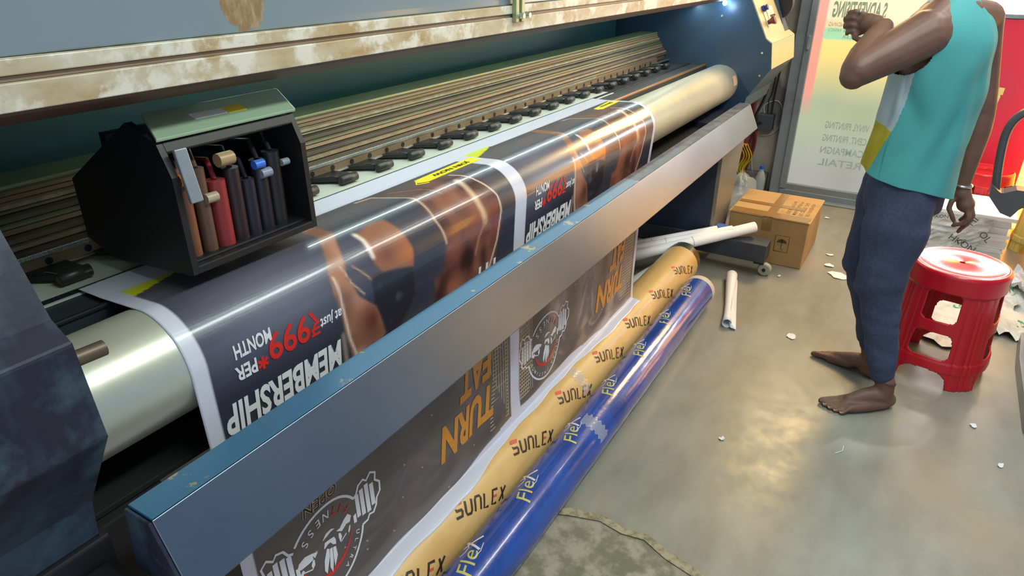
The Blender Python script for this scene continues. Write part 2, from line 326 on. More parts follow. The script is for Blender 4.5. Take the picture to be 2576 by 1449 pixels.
# shell faces over the right housing: gold-lit front skin and sloped control face
sk = B(); e_ = .003
def skin(p, q, x0, x1, m=0, t=e_):
    ny_, nz = (q[1]-p[1]), -(q[0]-p[0]); l = math.hypot(ny_, nz); ny_, nz = ny_/l*t, nz/l*t
    if ny_ > 0 and abs(ny_) > abs(nz): ny_, nz = -ny_, -nz
    if nz < 0 and abs(nz) > abs(ny_): pass
    sk.prism([p, q, (q[0]+ny_, q[1]+nz), (p[0]+ny_, p[1]+nz)], x0, x1, m)
skin((.971, 1.385), (.869, 1.193), XR+.012, 4.60); skin((.869, 1.193), (.834, 1.17), XR+.012, 4.73); skin((.834, 1.17), (.816, 1.037), XR+.004, 4.73)
cp = sk.build('control_panel', [m_silverp], PR)
def onslope(t, x, off=0):                     # t: 0 bottom .. 1 top of the sloped control face
    y = .869+(.971-.869)*t; z = 1.193+(1.385-1.193)*t; return Vector((x, y-.883*off, z+.469*off))
nrm = Vector((0, -.883, .469)); upv = Vector((0, .469, .883))
b = B(); b.tube([onslope(.72, 4.26, .003), onslope(.72, 4.26, .018)], [.018, .018], 16).tube([onslope(.72, 4.26, .018), onslope(.72, 4.26, .034)], [.013, .017], 16); b.build('blue_knob', M('blue_knob', '20347c', .35), cp)
b = B(); b.tube([onslope(.36, 4.27, .003), onslope(.36, 4.27, .02), onslope(.36, 4.27, .036), onslope(.36, 4.27, .046)], [.012, .014, .024, .024], 18); b.build('emergency_button', M('dark_red_button', '6a3034', .35), cp)
b = B(); b.obox(onslope(.6, 4.40, .005), (.075, 0, 0), upv*.035, nrm*.002); b.obox(onslope(.47, 4.26, .005), (.014, 0, 0), upv*.05, nrm*.001)
b.build('label_plate', M('label_plate', 'c9c7b4', .4), cp)
b = B()
for k in range(8): b.obox(onslope(.5, 4.37+.014*k, .009), (.0045, 0, 0), upv*.006, nrm*.002)
b.build('button_row', m_black, cp)
b = B().prism([(.99, 1.44), (.90, 1.24), (.885, 1.235), (.97, 1.45)], 4.60, 4.63); b.build('side_rib', m_steel, PR)
b = B(); R = []
for k in range(3):
    x = 4.64+.045*k; R.append([(x, .94+math.cos(a)*.085*(1, 1, .93)[k], 1.34+math.sin(a)*.085*(1, 1, .93)[k]) for a in [2*PI*i/32 for i in range(32)]])
b.rings(R); b.build('hand_wheel', [m_dark], PR, bevel=.006)
b = B().prism([(.824, 1.035), (.924, .876), (1.1, .78), (1.1, .9)], XR+.02, 4.70); b.build('slanted_underplate', m_leg, PR, bevel=.003)
for (y, z) in ((.875, 1.12), (.87, 1.0), (1.0, .9), (1.12, 1.30)):
    B().tube([(XR-.006, y, z), (XR, y, z)], .006, 10).build('screw', m_metal, h2)
B().prism([(.93, .80), (.99, .80), (.99, .62), (.96, .60), (.93, .62)], .26, .36).build('bracket', m_dark, PR, bevel=.004)
B().tube([(.30, .95, 1.09), (.437, .95, 1.084)], .012, 14).build('pin', m_raild, h1, bevel=.002)
for (y, z) in ((.86, 1.04),): B().tube([(.343, y, z), (.343, y, z), (.354, y, z)], .010, 8).build('bolt', m_dark, h1)

# top beam, lid over it
def xprism(name, poly, mt, x0=XL, x1=XR, bevel=.002, parent=PR, **k): return B().prism(poly, x0, x1).build(name, mt, parent, bevel=bevel)
bm_ = B().prism([(1.03, 1.410), (1.03, 1.446), (1.04, 1.447), (1.04, 1.4545), (1.03, 1.4555), (1.03, 1.476), (1.10, 1.476), (1.10, 1.410)], XL, XR).build('top_beam', m_beam, PR, bevel=.0015)
B().box(XL, XR, 1.036, 1.042, 1.4475, 1.454).build('beam_groove', m_groove, bm_)
xprism('beam_soffit', [(1.034, 1.4095), (1.04, 1.404), (1.115, 1.378), (1.13, 1.378), (1.13, 1.408)], m_brown, bevel=.001)
lid = B().prism([(1.045, 1.4765), (1.045, 1.49), (1.075, 2.0), (1.10, 2.0), (1.075, 1.4765)], XL-.3, XR+.1).build('lid', m_lid, PR, bevel=.003)
b = B().box(1.712, 1.728, 1.017, 1.030, 1.434, 1.64).box(1.742, 1.758, 1.017, 1.030, 1.434, 1.64).box(1.728, 1.742, 1.024, 1.030, 1.45, 1.64); br = b.build('lid_bracket', m_railg, PR, bevel=.0015)
for x in (1.733, 1.765): B().tube([(x, 1.018, 1.4505), (x, 1.004, 1.4505)], [.009, .007], 8).build('bolt', m_metal, br)
# interior back, guide beam, rail
xprism('back_panel', [(1.75, 1.15), (1.75, 1.52), (1.77, 1.52), (1.77, 1.15)], m_green)
B().prism([(1.10, 1.40), (1.75, 1.50), (1.75, 1.52), (1.10, 1.476)], XL, XR).build('top_cover', m_dark, PR)
gb = xprism('guide_beam', [(1.58, 1.188), (1.58, 1.05), (1.43, 1.05), (1.43, 1.07), (1.50, 1.188)], m_rail)
xprism('guide_cap', [(1.585, 1.188), (1.585, 1.196), (1.487, 1.196), (1.487, 1.188)], m_railg, parent=gb)
zs_ = [(0, .11, .002, m_rail), (.11, .19, .0, m_railo), (.19, .30, .003, m_railm), (.30, .36, .001, m_railg2), (.36, .49, .004, m_raild), (.49, .58, .002, m_railg2), (.58, .67, .0, m_railo), (.67, .80, .004, m_raild), (.80, .90, .006, m_railm), (.90, 1.0, .002, m_raild)]
for ta, tb, pr_, mt in zs_:
    ya, za, yb_, zb = 1.492-.072*ta, 1.189-.112*ta, 1.492-.072*tb, 1.189-.112*tb
    xprism('guide_moulding', [(ya+.012, za), (yb_+.012, zb), (yb_-pr_, zb+.001), ((ya+yb_)/2-pr_*1.3, (za+zb)/2+pr_*.6), (ya-pr_, za-.001)], mt, parent=gb, bevel=.001)
rl = xprism('linear_rail', [(1.40, 1.079), (1.40, 1.046), (1.43, 1.046), (1.43, 1.079)], m_rail, x1=3.92)
xprism('rail_chain', [(1.398, 1.083), (1.398, 1.072), (1.41, 1.072), (1.41, 1.083)], m_chain, parent=rl, x1=3.1)
xprism('rail_edge', [(1.396, 1.051), (1.396, 1.045), (1.42, 1.045), (1.42, 1.051)], m_metal, parent=rl)
b = B()
for k in range(44): x = .515+.0767*k; b.tube([(x, 1.4005, 1.061), (x, 1.3985, 1.061)], .0075, 10)
hl = b.build('rail_holes', m_black, rl); hl['kind'] = 'stuff'
# platen
pl = xprism('platen', [(1.44, 1.032), (1.44, .99), (1.21, .99), (1.185, 1.005), (1.185, 1.032)], m_plat)
xprism('light_block_pan', [(1.02, .772), (1.02, .76), (1.45, .76), (1.45, .772)], m_void); xprism('light_block_back', [(1.30, .772), (1.30, 1.0), (1.31, 1.0), (1.31, .772)], m_void)  # dark sheets added to block light and blacken the gap under the drum
xprism('platen_strip', [(1.43, 1.035), (1.43, 1.032), (1.262, 1.032), (1.262, 1.035)], m_pale, parent=pl, x1=3.0)
xprism('platen_rib', [(1.29, 1.036), (1.29, 1.032), (1.27, 1.032), (1.27, 1.036)], m_dark, parent=pl)
xprism('platen_edge', [(1.19, 1.040), (1.19, 1.030), (1.178, 1.030), (1.178, 1.040)], M('copper_edge', 'a87650', .35, .6), x0=2.7, parent=pl)
xprism('platen_edge', [(1.19, 1.038), (1.19, 1.030), (1.18, 1.030), (1.18, 1.038)], m_dark, x1=.62, parent=pl)
# pinch rollers
def roller(x):
    y = 1.325; z = 1.050
    a = B(); a.add([(x-.070, 1.405, 1.052), (x+.030, 1.405, 1.052), (x+.026, y+.010, z+.008), (x-.022, y+.010, z+.006), (x-.070, 1.405, 1.0405), (x+.030, 1.405, 1.0405), (x+.026, y+.010, z-.008), (x-.022, y+.010, z-.008)],
          [(0, 3, 2, 1), (4, 5, 6, 7), (0, 4, 7, 3), (3, 7, 6, 2), (2, 6, 5, 1), (0, 1, 5, 4)])
    arm = a.build('roller_arm', m_black, PR, bevel=.002)
    B().tube([(x-.031, y-.006, z), (x-.029, y-.006, z), (x+.029, y-.006, z), (x+.031, y-.006, z)], [.008, .0125, .0125, .008], 16).build('pinch_roller', M('rubber', '2c2a28', .4) if 'rubber' not in bpy.data.materials else bpy.data.materials['rubber'], arm)
    B().tube([(x-.02, y+.004, z+.006), (x-.028, y+.03, z+.007), (x-.03, 1.395, 1.048)], .0012, 6).build('spring_wire', m_metal, arm)
    return arm
r0 = roller(.445)
for k in range(1, 24):
    c = copy_tree(r0, PR); c.location = (.148*k, 0, 0)
# drum
R = [[(x, 1.08+r*math.cos(a), .943+r*math.sin(a)) for a in [2*PI*i/96 for i in range(96)]] for x, r in ((XL, .098), (XL+.04, .1045), (XR-.045, .1045), (XR-.04, .100), (XR, .097))]
dr = B().rings(R).build('feed_drum', m_drum, PR)
b = B(); b.rings([[(x, 1.08-.1056*math.cos(a), .943+.1056*math.sin(a)) for a in [.05+.5*i/6 for i in range(7)]] for x in (4.0, 4.07)], cap=False, closed=False); b.build('paper_label', M('pink_label', 'c9a79a', .6), dr)
# front tray (heater trough), slightly skewed
def tray(name, pts, mt, x0, x1, dy0=0, dy1=0, parent=PR, bevel=.0015):
    y = lambda x: -.044*(4.0-x)/3.65
    n = len(pts); v = [(x, p[0]+y(x), p[1]) for x in (x0, x1) for p in pts]
    b = B().add(v, [tuple(range(n))[::-1], tuple(range(n, 2*n))]+[(i, (i+1) % n, n+(i+1) % n, n+i) for i in range(n)])
    return b.build(name, mt, parent, bevel=bevel, weld=True)
TX0, TX1 = .375, 3.98
tr = tray('front_tray', [(.866, .868), (.808, .742), (.812, .738), (.945, .738), (.945, .745), (.875, .862)], m_tray, TX0, TX1)
tray('tray_lip', [(.866, .8695), (.873, .862), (.925, .862), (.925, .8695)], m_lip, TX0+.001, 2.3, parent=tr, bevel=.001)
tray('tray_lip', [(.866, .8695), (.873, .862), (.925, .862), (.925, .8695)], m_liphot, 2.3, TX1-.001, parent=tr, bevel=.001)
tray('tray_back', [(.925, .86), (.925, .7455), (.93, .7455), (.93, .86)], m_dark, TX0+.002, TX1-.002, parent=tr, bevel=0)
tray('tray_end', [(.866, .866), (.81, .742), (.94, .742), (.925, .866)], m_house, TX0-.006, TX0-.0005, parent=tr)
B().tube([(.36, .87, .70), (.40, .87, .70)], .03, 18).tube([(.335, .87, .70), (.36, .87, .70)], .018, 12).build('pivot_shaft', m_metal, tr)
B().box(.29, .345, .84, .93, .60, .76).build('pivot_bracket', m_dark, PR, bevel=.006)
# dark apron behind the tray and legs
xprism('lower_beam', [(1.15, .80), (1.15, .68), (1.45, .68), (1.45, .80)], m_dark)
lg = B().prism([(3.69, .80), (3.70, .08), (3.95, .08), (4.20, .80)], .905, .925, ax=1).build('stand_leg', m_leg, PR, bevel=.002)  # leg front face: gold light put into a paler colour than its side
B().prism([(3.685, .80), (3.695, .08), (3.90, .08), (4.15, .80)], .9255, 1.62, ax=1).build('leg_side', m_legd, lg)
ft = B().box(3.68, 3.80, .602, 1.60, .082, .186).build('stand_foot', m_foot, PR, bevel=.004)
B().rings([[(x, .60+r*math.cos(a), .037+r*math.sin(a)) for a in [2*PI*i/28 for i in range(28)]] for x, r in ((3.705, .030), (3.710, .0365), (3.735, .0365), (3.740, .030))]).build('caster_wheel', m_caster, ft)
B().tube([(3.70, .60, .037), (3.745, .60, .037)], .010, 12).box(3.70, 3.746, .606, .66, .066, .084).build('caster_hub', m_dark, ft)
B().box(.36, .50, 1.0, 1.55, 0, .758).build('stand_leg', m_void, PR, bevel=.004)  # near leg coloured near-black, shade under the machine put into its colour
# lamp
lp = B().tube([(.9, 1.275, 1.372), (4.10, 1.275, 1.372)], .008, 8).build('interior_lamp', m_tubeg, PR)
B().ball((4.085, 1.105, 1.368), (.012, .012, .014)).build('led_spot', M('blue_white_led', 'b0e4ff', .5, emit=25), PR)
L = bpy.data.lights.new('led_spot_light', 'POINT'); L.energy = .35; L.color = (.7, .85, 1); L.shadow_soft_size = .02
o = bpy.data.objects.new('led_spot_light', L); COL.objects.link(o); o.location = (4.05, 1.09, 1.345)
# carriage
CX0, CX1 = .665, .962
cr = B()
cside = [(1.085, 1.316), (1.06, 1.26), (1.055, 1.082), (1.30, 1.062), (1.38, 1.09), (1.38, 1.21), (1.16, 1.342)]
cr.prism(cside, CX0, CX0+.012).prism(cside, CX1-.012, CX1)
cr.prism([(1.075, 1.10), (1.075, 1.078), (1.30, 1.078), (1.30, 1.10)], CX0+.012, CX1-.012).prism([(1.25, 1.31), (1.25, 1.08), (1.27, 1.08), (1.27, 1.31)], CX0+.012, CX1-.012)
cr.prism([(1.055, 1.082), (1.055, 1.098), (1.07, 1.098), (1.07, 1.082)], CX0+.012, CX1-.012).prism([(1.084, 1.316), (1.076, 1.298), (1.084, 1.294), (1.09, 1.316)], CX0+.012, CX1-.012)
car = cr.build('print_carriage', m_black, PR, bevel=.003)
q_ = [(CX0-.002, 1.079, 1.318), (CX1+.002, 1.079, 1.318), (CX1+.036, 1.165, 1.345), (CX0+.034, 1.165, 1.345)]
B().add(q_+[(x, y-.002, z+.006) for x, y, z in q_], [(3, 2, 1, 0), (4, 5, 6, 7), (0, 1, 5, 4), (1, 2, 6, 5), (2, 3, 7, 6), (3, 0, 4, 7)]).build('carriage_lid', M('pale_green_lid', 'a9c2a4', .22, .2, coat=.5), car, bevel=.0015)
b = B(); b.obox((.80, 1.12, 1.338), (.034, 0, 0), (0, .009, .003), (0, -.0003, .001), 0); b.obox((.855, 1.12, 1.338), (.020, 0, 0), (0, .011, .0035), (0, -.0003, .001), 1); b.build('lid_sticker', [m_white, m_yel], car)
b = B()
B().obox((.69, 1.052, 1.26), (.012, 0, 0), (0, .01, .045), (0, -.004, .001)).build('grey_bracket', m_frame, car, bevel=.002)
for (x, c, r, z0, z1) in ((.705, '7a4a34', .013, 1.10, 1.235), (.738, '5e4438', .014, 1.10, 1.255), (.772, '8a2c2e', .018, 1.10, 1.225), (.808, '2c1c22', .016, 1.10, 1.24), (.84, '231f2e', .015, 1.10, 1.21), (.872, '1e1c28', .016, 1.10, 1.24), (.905, '1c1c20', .017, 1.10, 1.25)):
    dm = B().tube([(x, 1.10, z0), (x, 1.10, z1)], r, 14).tube([(x, 1.10, z1), (x+.012, 1.13, z1+.03), (x+.02, 1.2, z1+.02)], .005, 8).build('ink_damper', M('ink_'+c, c, .4), car)
for (x, z, c, s_) in ((.705, 1.245, 'd2843c', .014), (.748, 1.20, 'a59880', .012), (.79, 1.262, 'a58a66', .016), (.862, 1.235, '3a6fd0', .011), (.875, 1.215, '8a8aa0', .012), (.925, 1.225, '8a8f98', .009)):
    B().tube([(x-s_, 1.085, z), (x+s_, 1.085, z)], s_*.8, 10).build('tube_connector', M('conn_'+c, c, .35), car)
# cables beneath and round the right end
def cable(name, pts, r, mt, parent=None): 
    P = [Vector(p) for p in pts]; Q = []
    for i in range(len(P)-1):
        p0, p1, p2, p3 = P[max(i-1, 0)], P[i], P[i+1], P[min(i+2, len(P)-1)]
        for k in range(8):
            t = k/8; Q.append(.5*((2*p1)+(p2-p0)*t+(2*p0-5*p1+4*p2-p3)*t*t+(3*p1-p0-3*p2+p3)*t**3))
    return B().tube(Q+[P[-1]], r, 8).build(name, mt, parent)

# ------------------------------------------------------------------ printed banner running over the drum and down to the rolls
def yb(x): return .773+(x-1.2)*.0165
def yg(x): return yb(x)+.1755
RG = .1012
SK = [0, .2, .32] + [.32+.1657*i/24 for i in range(1, 25)]
def bprof(x, s, off=0):
    """surface point of the hanging sheet: s = distance along it from the rollers"""
    if s <= .3201:
        z = 1.040+.0015*min(s/.2, 1)+.007*max(0, (s-.2)/.12); return 1.40-s, z+off
    if s <= .4859:
        a = PI/2*(1+(s-.3201)/.1658); r = .1055+off; return 1.08+r*math.cos(a), .943+r*math.sin(a)
    yc = yg(x); L1 = math.hypot(yc+.008-.9745, .643)
    if s <= .4859+L1:
        t = (s-.4859)/L1; return .9745+(yc+.008-.9745)*t-off, .943-.643*t
    s2 = s-.4859-L1
    if s2 <= .1:
        t = s2/.1; return yc+.008*(1-t)-off, .30-(.0988)*t
    a = (s2-.1)/RG; return yc-(RG+off)*math.sin(a), .1+(RG+off)*math.cos(a)
def bmap(xm, s, off=0):
    t = max(0, min(1, (s-.45)/.45)); x = .57+(xm-.57)*(1-.045*t)
    y, z = bprof(x, s, off)
    wv = max(0, min(1, (s-.6)/.3))*max(0, 1-max(0, s-1.13)/.08)
    y -= wv*(.0035*math.sin(x*23+s*3)+.006*max(0, math.sin(x*9.5+s*4))**2*max(0, x-1.7))
    return (x, y, z)
NX, NS = 444, 260
def hemphi(x): return math.radians(np.interp(x, [.57, 1.0, 1.3, 1.6, 1.9, 2.2, 2.5, 2.8], [36, 29, 27, 15, 9, 15, 21, 24])+2.5*math.sin(x*11)+1.2*math.sin(x*29))
XM = np.linspace(.57, 2.79, NX+1); T = np.linspace(0, 1, NS+1)
hem = np.array([1.2285+RG*hemphi(x) for x in XM])
Sg = .128+T[:, None]*(hem[None, :]-.128); Xg = np.repeat(XM[None, :], NS+1, 0)
def pip(px, py, poly):
    r = np.zeros(px.shape, bool); n = len(poly)
    for i in range(n):
        x1, y1 = poly[i]; x2, y2 = poly[(i+1) % n]
        c = ((y1 > py) != (y2 > py)) & (px < (x2-x1)*(py-y1)/((y2-y1) or 1e-9)+x1); r ^= c
    return r
def sdist(px, py, pts):
    d = np.full(px.shape, 9.)
    for (x1, y1), (x2, y2) in zip(pts[:-1], pts[1:]):
        l2 = (x2-x1)**2+(y2-y1)**2 or 1e-9; t = np.clip(((px-x1)*(x2-x1)+(py-y1)*(y2-y1))/l2, 0, 1)
        d = np.minimum(d, np.hypot(px-x1-t*(x2-x1), py-y1-t*(y2-y1)))
    return d
def paint(col, mask, c, a=1): k = (mask*a)[..., None]; col[:] = col*(1-k)+np.array(c)*k
def soft(px, py, poly, f=.006): return np.clip(.5+np.where(pip(px, py, poly), 1, -1)*sdist(px, py, poly+[poly[0]])/f, 0, 1)
rng = np.random.default_rng(3)
def smooth(sh, k):
    a = rng.random((sh[0]//k[0]+3, sh[1]//k[1]+3)); i = np.arange(sh[0])/k[0]; j = np.arange(sh[1])/k[1]
    i0 = i.astype(int); j0 = j.astype(int); fi = (i-i0)[:, None]; fj = (j-j0)[None, :]; fi = fi*fi*(3-2*fi); fj = fj*fj*(3-2*fj)
    g = lambda p, q: a[np.ix_(i0+p, j0+q)]
    return (g(0, 0)*(1-fi)+g(1, 0)*fi)*(1-fj)+(g(0, 1)*(1-fi)+g(1, 1)*fi)*fj
C = np.zeros(Sg.shape+(3,)); C[:] = (.80, .80, .865)
for off, s_top in ((0, .212), (1.11, .203)):
    xl = Xg-off; inn = (xl > .600) & (xl < 1.650) & (Sg > s_top+.004*np.floor(xl*9)/9) & (Sg < hem[None, :]-.052)
    if off: inn &= Xg < 2.775
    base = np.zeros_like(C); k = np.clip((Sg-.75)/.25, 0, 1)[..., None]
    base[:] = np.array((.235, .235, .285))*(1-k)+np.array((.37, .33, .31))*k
    g = np.exp(-((xl-.80)/.25)**2-((Sg-.42)/.10)**2)[..., None]; base += g*np.array((.15, .15, .17))  # pale patch: the drum's reflection put into the print colour
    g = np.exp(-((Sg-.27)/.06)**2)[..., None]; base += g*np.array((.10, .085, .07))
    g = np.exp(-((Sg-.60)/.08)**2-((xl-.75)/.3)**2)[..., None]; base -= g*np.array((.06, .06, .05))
    n1 = smooth(Sg.shape, (3, 60)); n2 = smooth(Sg.shape, (30, 40)); base += ((n1-.5)*.03+(n2-.5)*.06)[..., None]*np.array((1, .9, .85))
    if off: g = (np.exp(-((xl-1.35)/.22)**2)*(Sg > .8))[..., None]; base += g*(smooth(Sg.shape, (200, 7))-.4)[..., None]*np.array((.14, .11, .09))
    q = (xl, Sg); n3 = smooth(Sg.shape, (14, 12)); n4 = smooth(Sg.shape, (6, 6))
    Dp = [(1.20, .223), (1.302, .291), (1.282, .372), (1.285, .424), (1.296, .46), (1.306, .495), (1.295, .557), (1.257, .564), (1.252, .66), (1.284, .68), (1.356, .69), (1.433, .68), (1.504, .66), (1.537, .6), (1.566, .525), (1.571, .467), (1.558, .416), (1.53, .33), (1.509, .28), (1.40, .235)]
    mD = soft(*q, Dp, .02)*np.clip((Sg-.22)/.2, 0, 1)**.7
    paint(base, mD, (.42, .25, .22)); paint(base, mD*(n3 > .5)*np.clip((n3-.5)*3, 0, 1), (.52, .32, .26)); paint(base, mD*np.clip((.42-n3)*4, 0, 1), (.22, .13, .14))
    paint(base, mD*np.clip((n4-.62)*4, 0, 1)*.22, (.74, .50, .40)); paint(base, mD*np.clip((.30-n4)*4, 0, 1)*.3, (.16, .10, .12))
    for (gx, gs, rx, rs, c, a) in ((1.35, .50, .035, .05, (.56, .33, .26), .8), (1.33, .62, .04, .03, (.68, .40, .33), .7), (1.40, .55, .03, .04, (.20, .12, .13), .8), (1.45, .46, .03, .07, (.55, .30, .24), .7), (1.53, .48, .02, .08, (.50, .24, .22), .7), (1.48, .58, .02, .05, (.20, .12, .14), .7)):
        paint(base, np.exp(-((xl-gx)/rx)**2-((Sg-gs)/rs)**2), c, a)
    for pts, wd, c, a in (([(1.478, .34), (1.471, .387), (1.473, .433), (1.486, .482)], .014, (.86, .72, .60), .85), ([(1.509, .291), (1.533, .37), (1.565, .431), (1.568, .478), (1.55, .556), (1.50, .645)], .004, (.93, .85, .80), .9),
                          ([(1.20, .228), (1.25, .235), (1.294, .336), (1.288, .42), (1.307, .485)], .005, (.85, .72, .62), .8), ([(1.486, .482), (1.455, .52), (1.44, .56)], .006, (.7, .5, .4), .7), ([(1.30, .25), (1.36, .30), (1.38, .36)], .004, (.7, .5, .42), .5)):
        paint(base, np.clip(1.3-sdist(*q, pts)/wd, 0, 1), c, a)
    Ap = [(.99, .20), (1.03, .217), (1.022, .269), (1.014, .331), (.986, .376), (.956, .446), (.983, .499), (1.035, .545), (1.059, .618), (1.043, .632), (1.013, .653), (.981, .67), (.952, .66), (.935, .58), (.925, .517), (.912, .465), (.918, .422), (.942, .38), (.972, .331), (.985, .26)]
    mA = soft(*q, Ap, .006); paint(base, mA, (.54, .37, .30)); paint(base, mA*np.clip((n3-.45)*2.5, 0, 1), (.68, .48, .40)); paint(base, mA*np.exp(-((xl-1.02)/.03)**2-((Sg-.57)/.035)**2), (.36, .18, .14), .8)
    paint(base, mA*np.exp(-((xl-.97)/.02)**2-((Sg-.64)/.02)**2), (.83, .68, .62), .8)
    for pts, wd, c in (([(.925, .434), (.93, .49), (.944, .584), (.969, .66)], .005, (.88, .80, .76)), ([(.955, .42), (.965, .46), (1.0, .50)], .003, (.80, .66, .55)), ([(.985, .43), (1.03, .48), (1.05, .53)], .003, (.72, .58, .45)), ([(.925, .566), (.928, .66), (.94, .75)], .009, (.62, .56, .50))):
        paint(base, np.clip(1.2-sdist(*q, pts)/wd, 0, 1), c, .85)
    Bp = [(1.047, .368), (1.104, .355), (1.15, .36), (1.165, .40), (1.176, .455), (1.172, .497), (1.113, .482), (1.065, .474), (1.045, .443), (1.051, .394)]
    mB = soft(*q, Bp, .01); paint(base, mB, (.58, .38, .29)); paint(base, mB*np.exp(-((xl-1.16)/.03)**2-((Sg-.46)/.03)**2), (.70, .40, .26), .9)
    paint(base, mB*np.exp(-((xl-1.09)/.03)**2-((Sg-.44)/.03)**2), (.45, .27, .22), .7)
    paint(base, np.clip(1.3-sdist(*q, [(1.047, .368), (1.053, .39), (1.05, .43)])/.008, 0, 1), (.92, .86, .80), .9)
    Cp = [(1.026, .473), (1.06, .472), (1.169, .499), (1.175, .574), (1.125, .617), (1.071, .66), (1.056, .586), (1.03, .533)]
    mC = soft(*q, Cp, .008); paint(base, mC, (.17, .16, .20)); paint(base, mC*np.clip((n4-.6)*4, 0, 1)*np.exp(-((xl-1.1)/.05)**2-((Sg-.53)/.05)**2), (.50, .50, .56))
    yw = (xl > .587) & (xl < .70) & (Sg < .249+.0*xl) & (Sg > s_top-.02) & ((xl-.60)*.55 < (Sg-.19)+.028)
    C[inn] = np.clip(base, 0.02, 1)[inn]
    wedge = (xl > .603) & (xl < .735) & (Sg > s_top-.006) & (Sg < .252-(xl-.60)*.33)
    C[wedge] = (.86, .83, .14); C[wedge & (Sg < .226-(xl-.6)*.15)] = (.78, .85, .30)
C += (smooth(Sg.shape, (2, 120))-.5)[..., None]*.012
# scratches and flecks of the lower black
fl = (rng.random(Sg.shape) > .9988) & (Sg > .8) & (Sg < hem[None, :]-.055); C[fl] = (.72, .66, .58)
Vb = [bmap(x, s) for s, x in zip(Sg.ravel(), Xg.ravel())]
Fb = [(j*(NX+1)+i, (j+1)*(NX+1)+i, (j+1)*(NX+1)+i+1, j*(NX+1)+i+1) for j in range(NS) for i in range(NX)]
bb = B().add(Vb, Fb, 0, True)
OFF = .0013
def btext(s, x0, x1, s0, h, mt, shear=0, bold=.02, off=0):
    v, f = text2d(s, .1, shear, bold*.13); v = fit(v, x0-x1, h)
    flat(bb, v, f, lambda u, q: bmap(x0+off-u, s0+q, OFF), mt, .01)
def bpoly(pts, mt, off=0, o2=OFF): flat(bb, pts, [tuple(range(len(pts)))], lambda u, q: bmap(u+off, q, o2), mt, .01)
def bstroke(pts, wd, mt, off=0, o2=OFF): v, f = stroke(pts, wd); flat(bb, v, f, lambda u, q: bmap(u+off, q, o2), mt, .01)
W_, RD_, OR_, YE_, BK_, CR_ = 1, 2, 3, 4, 5, 6
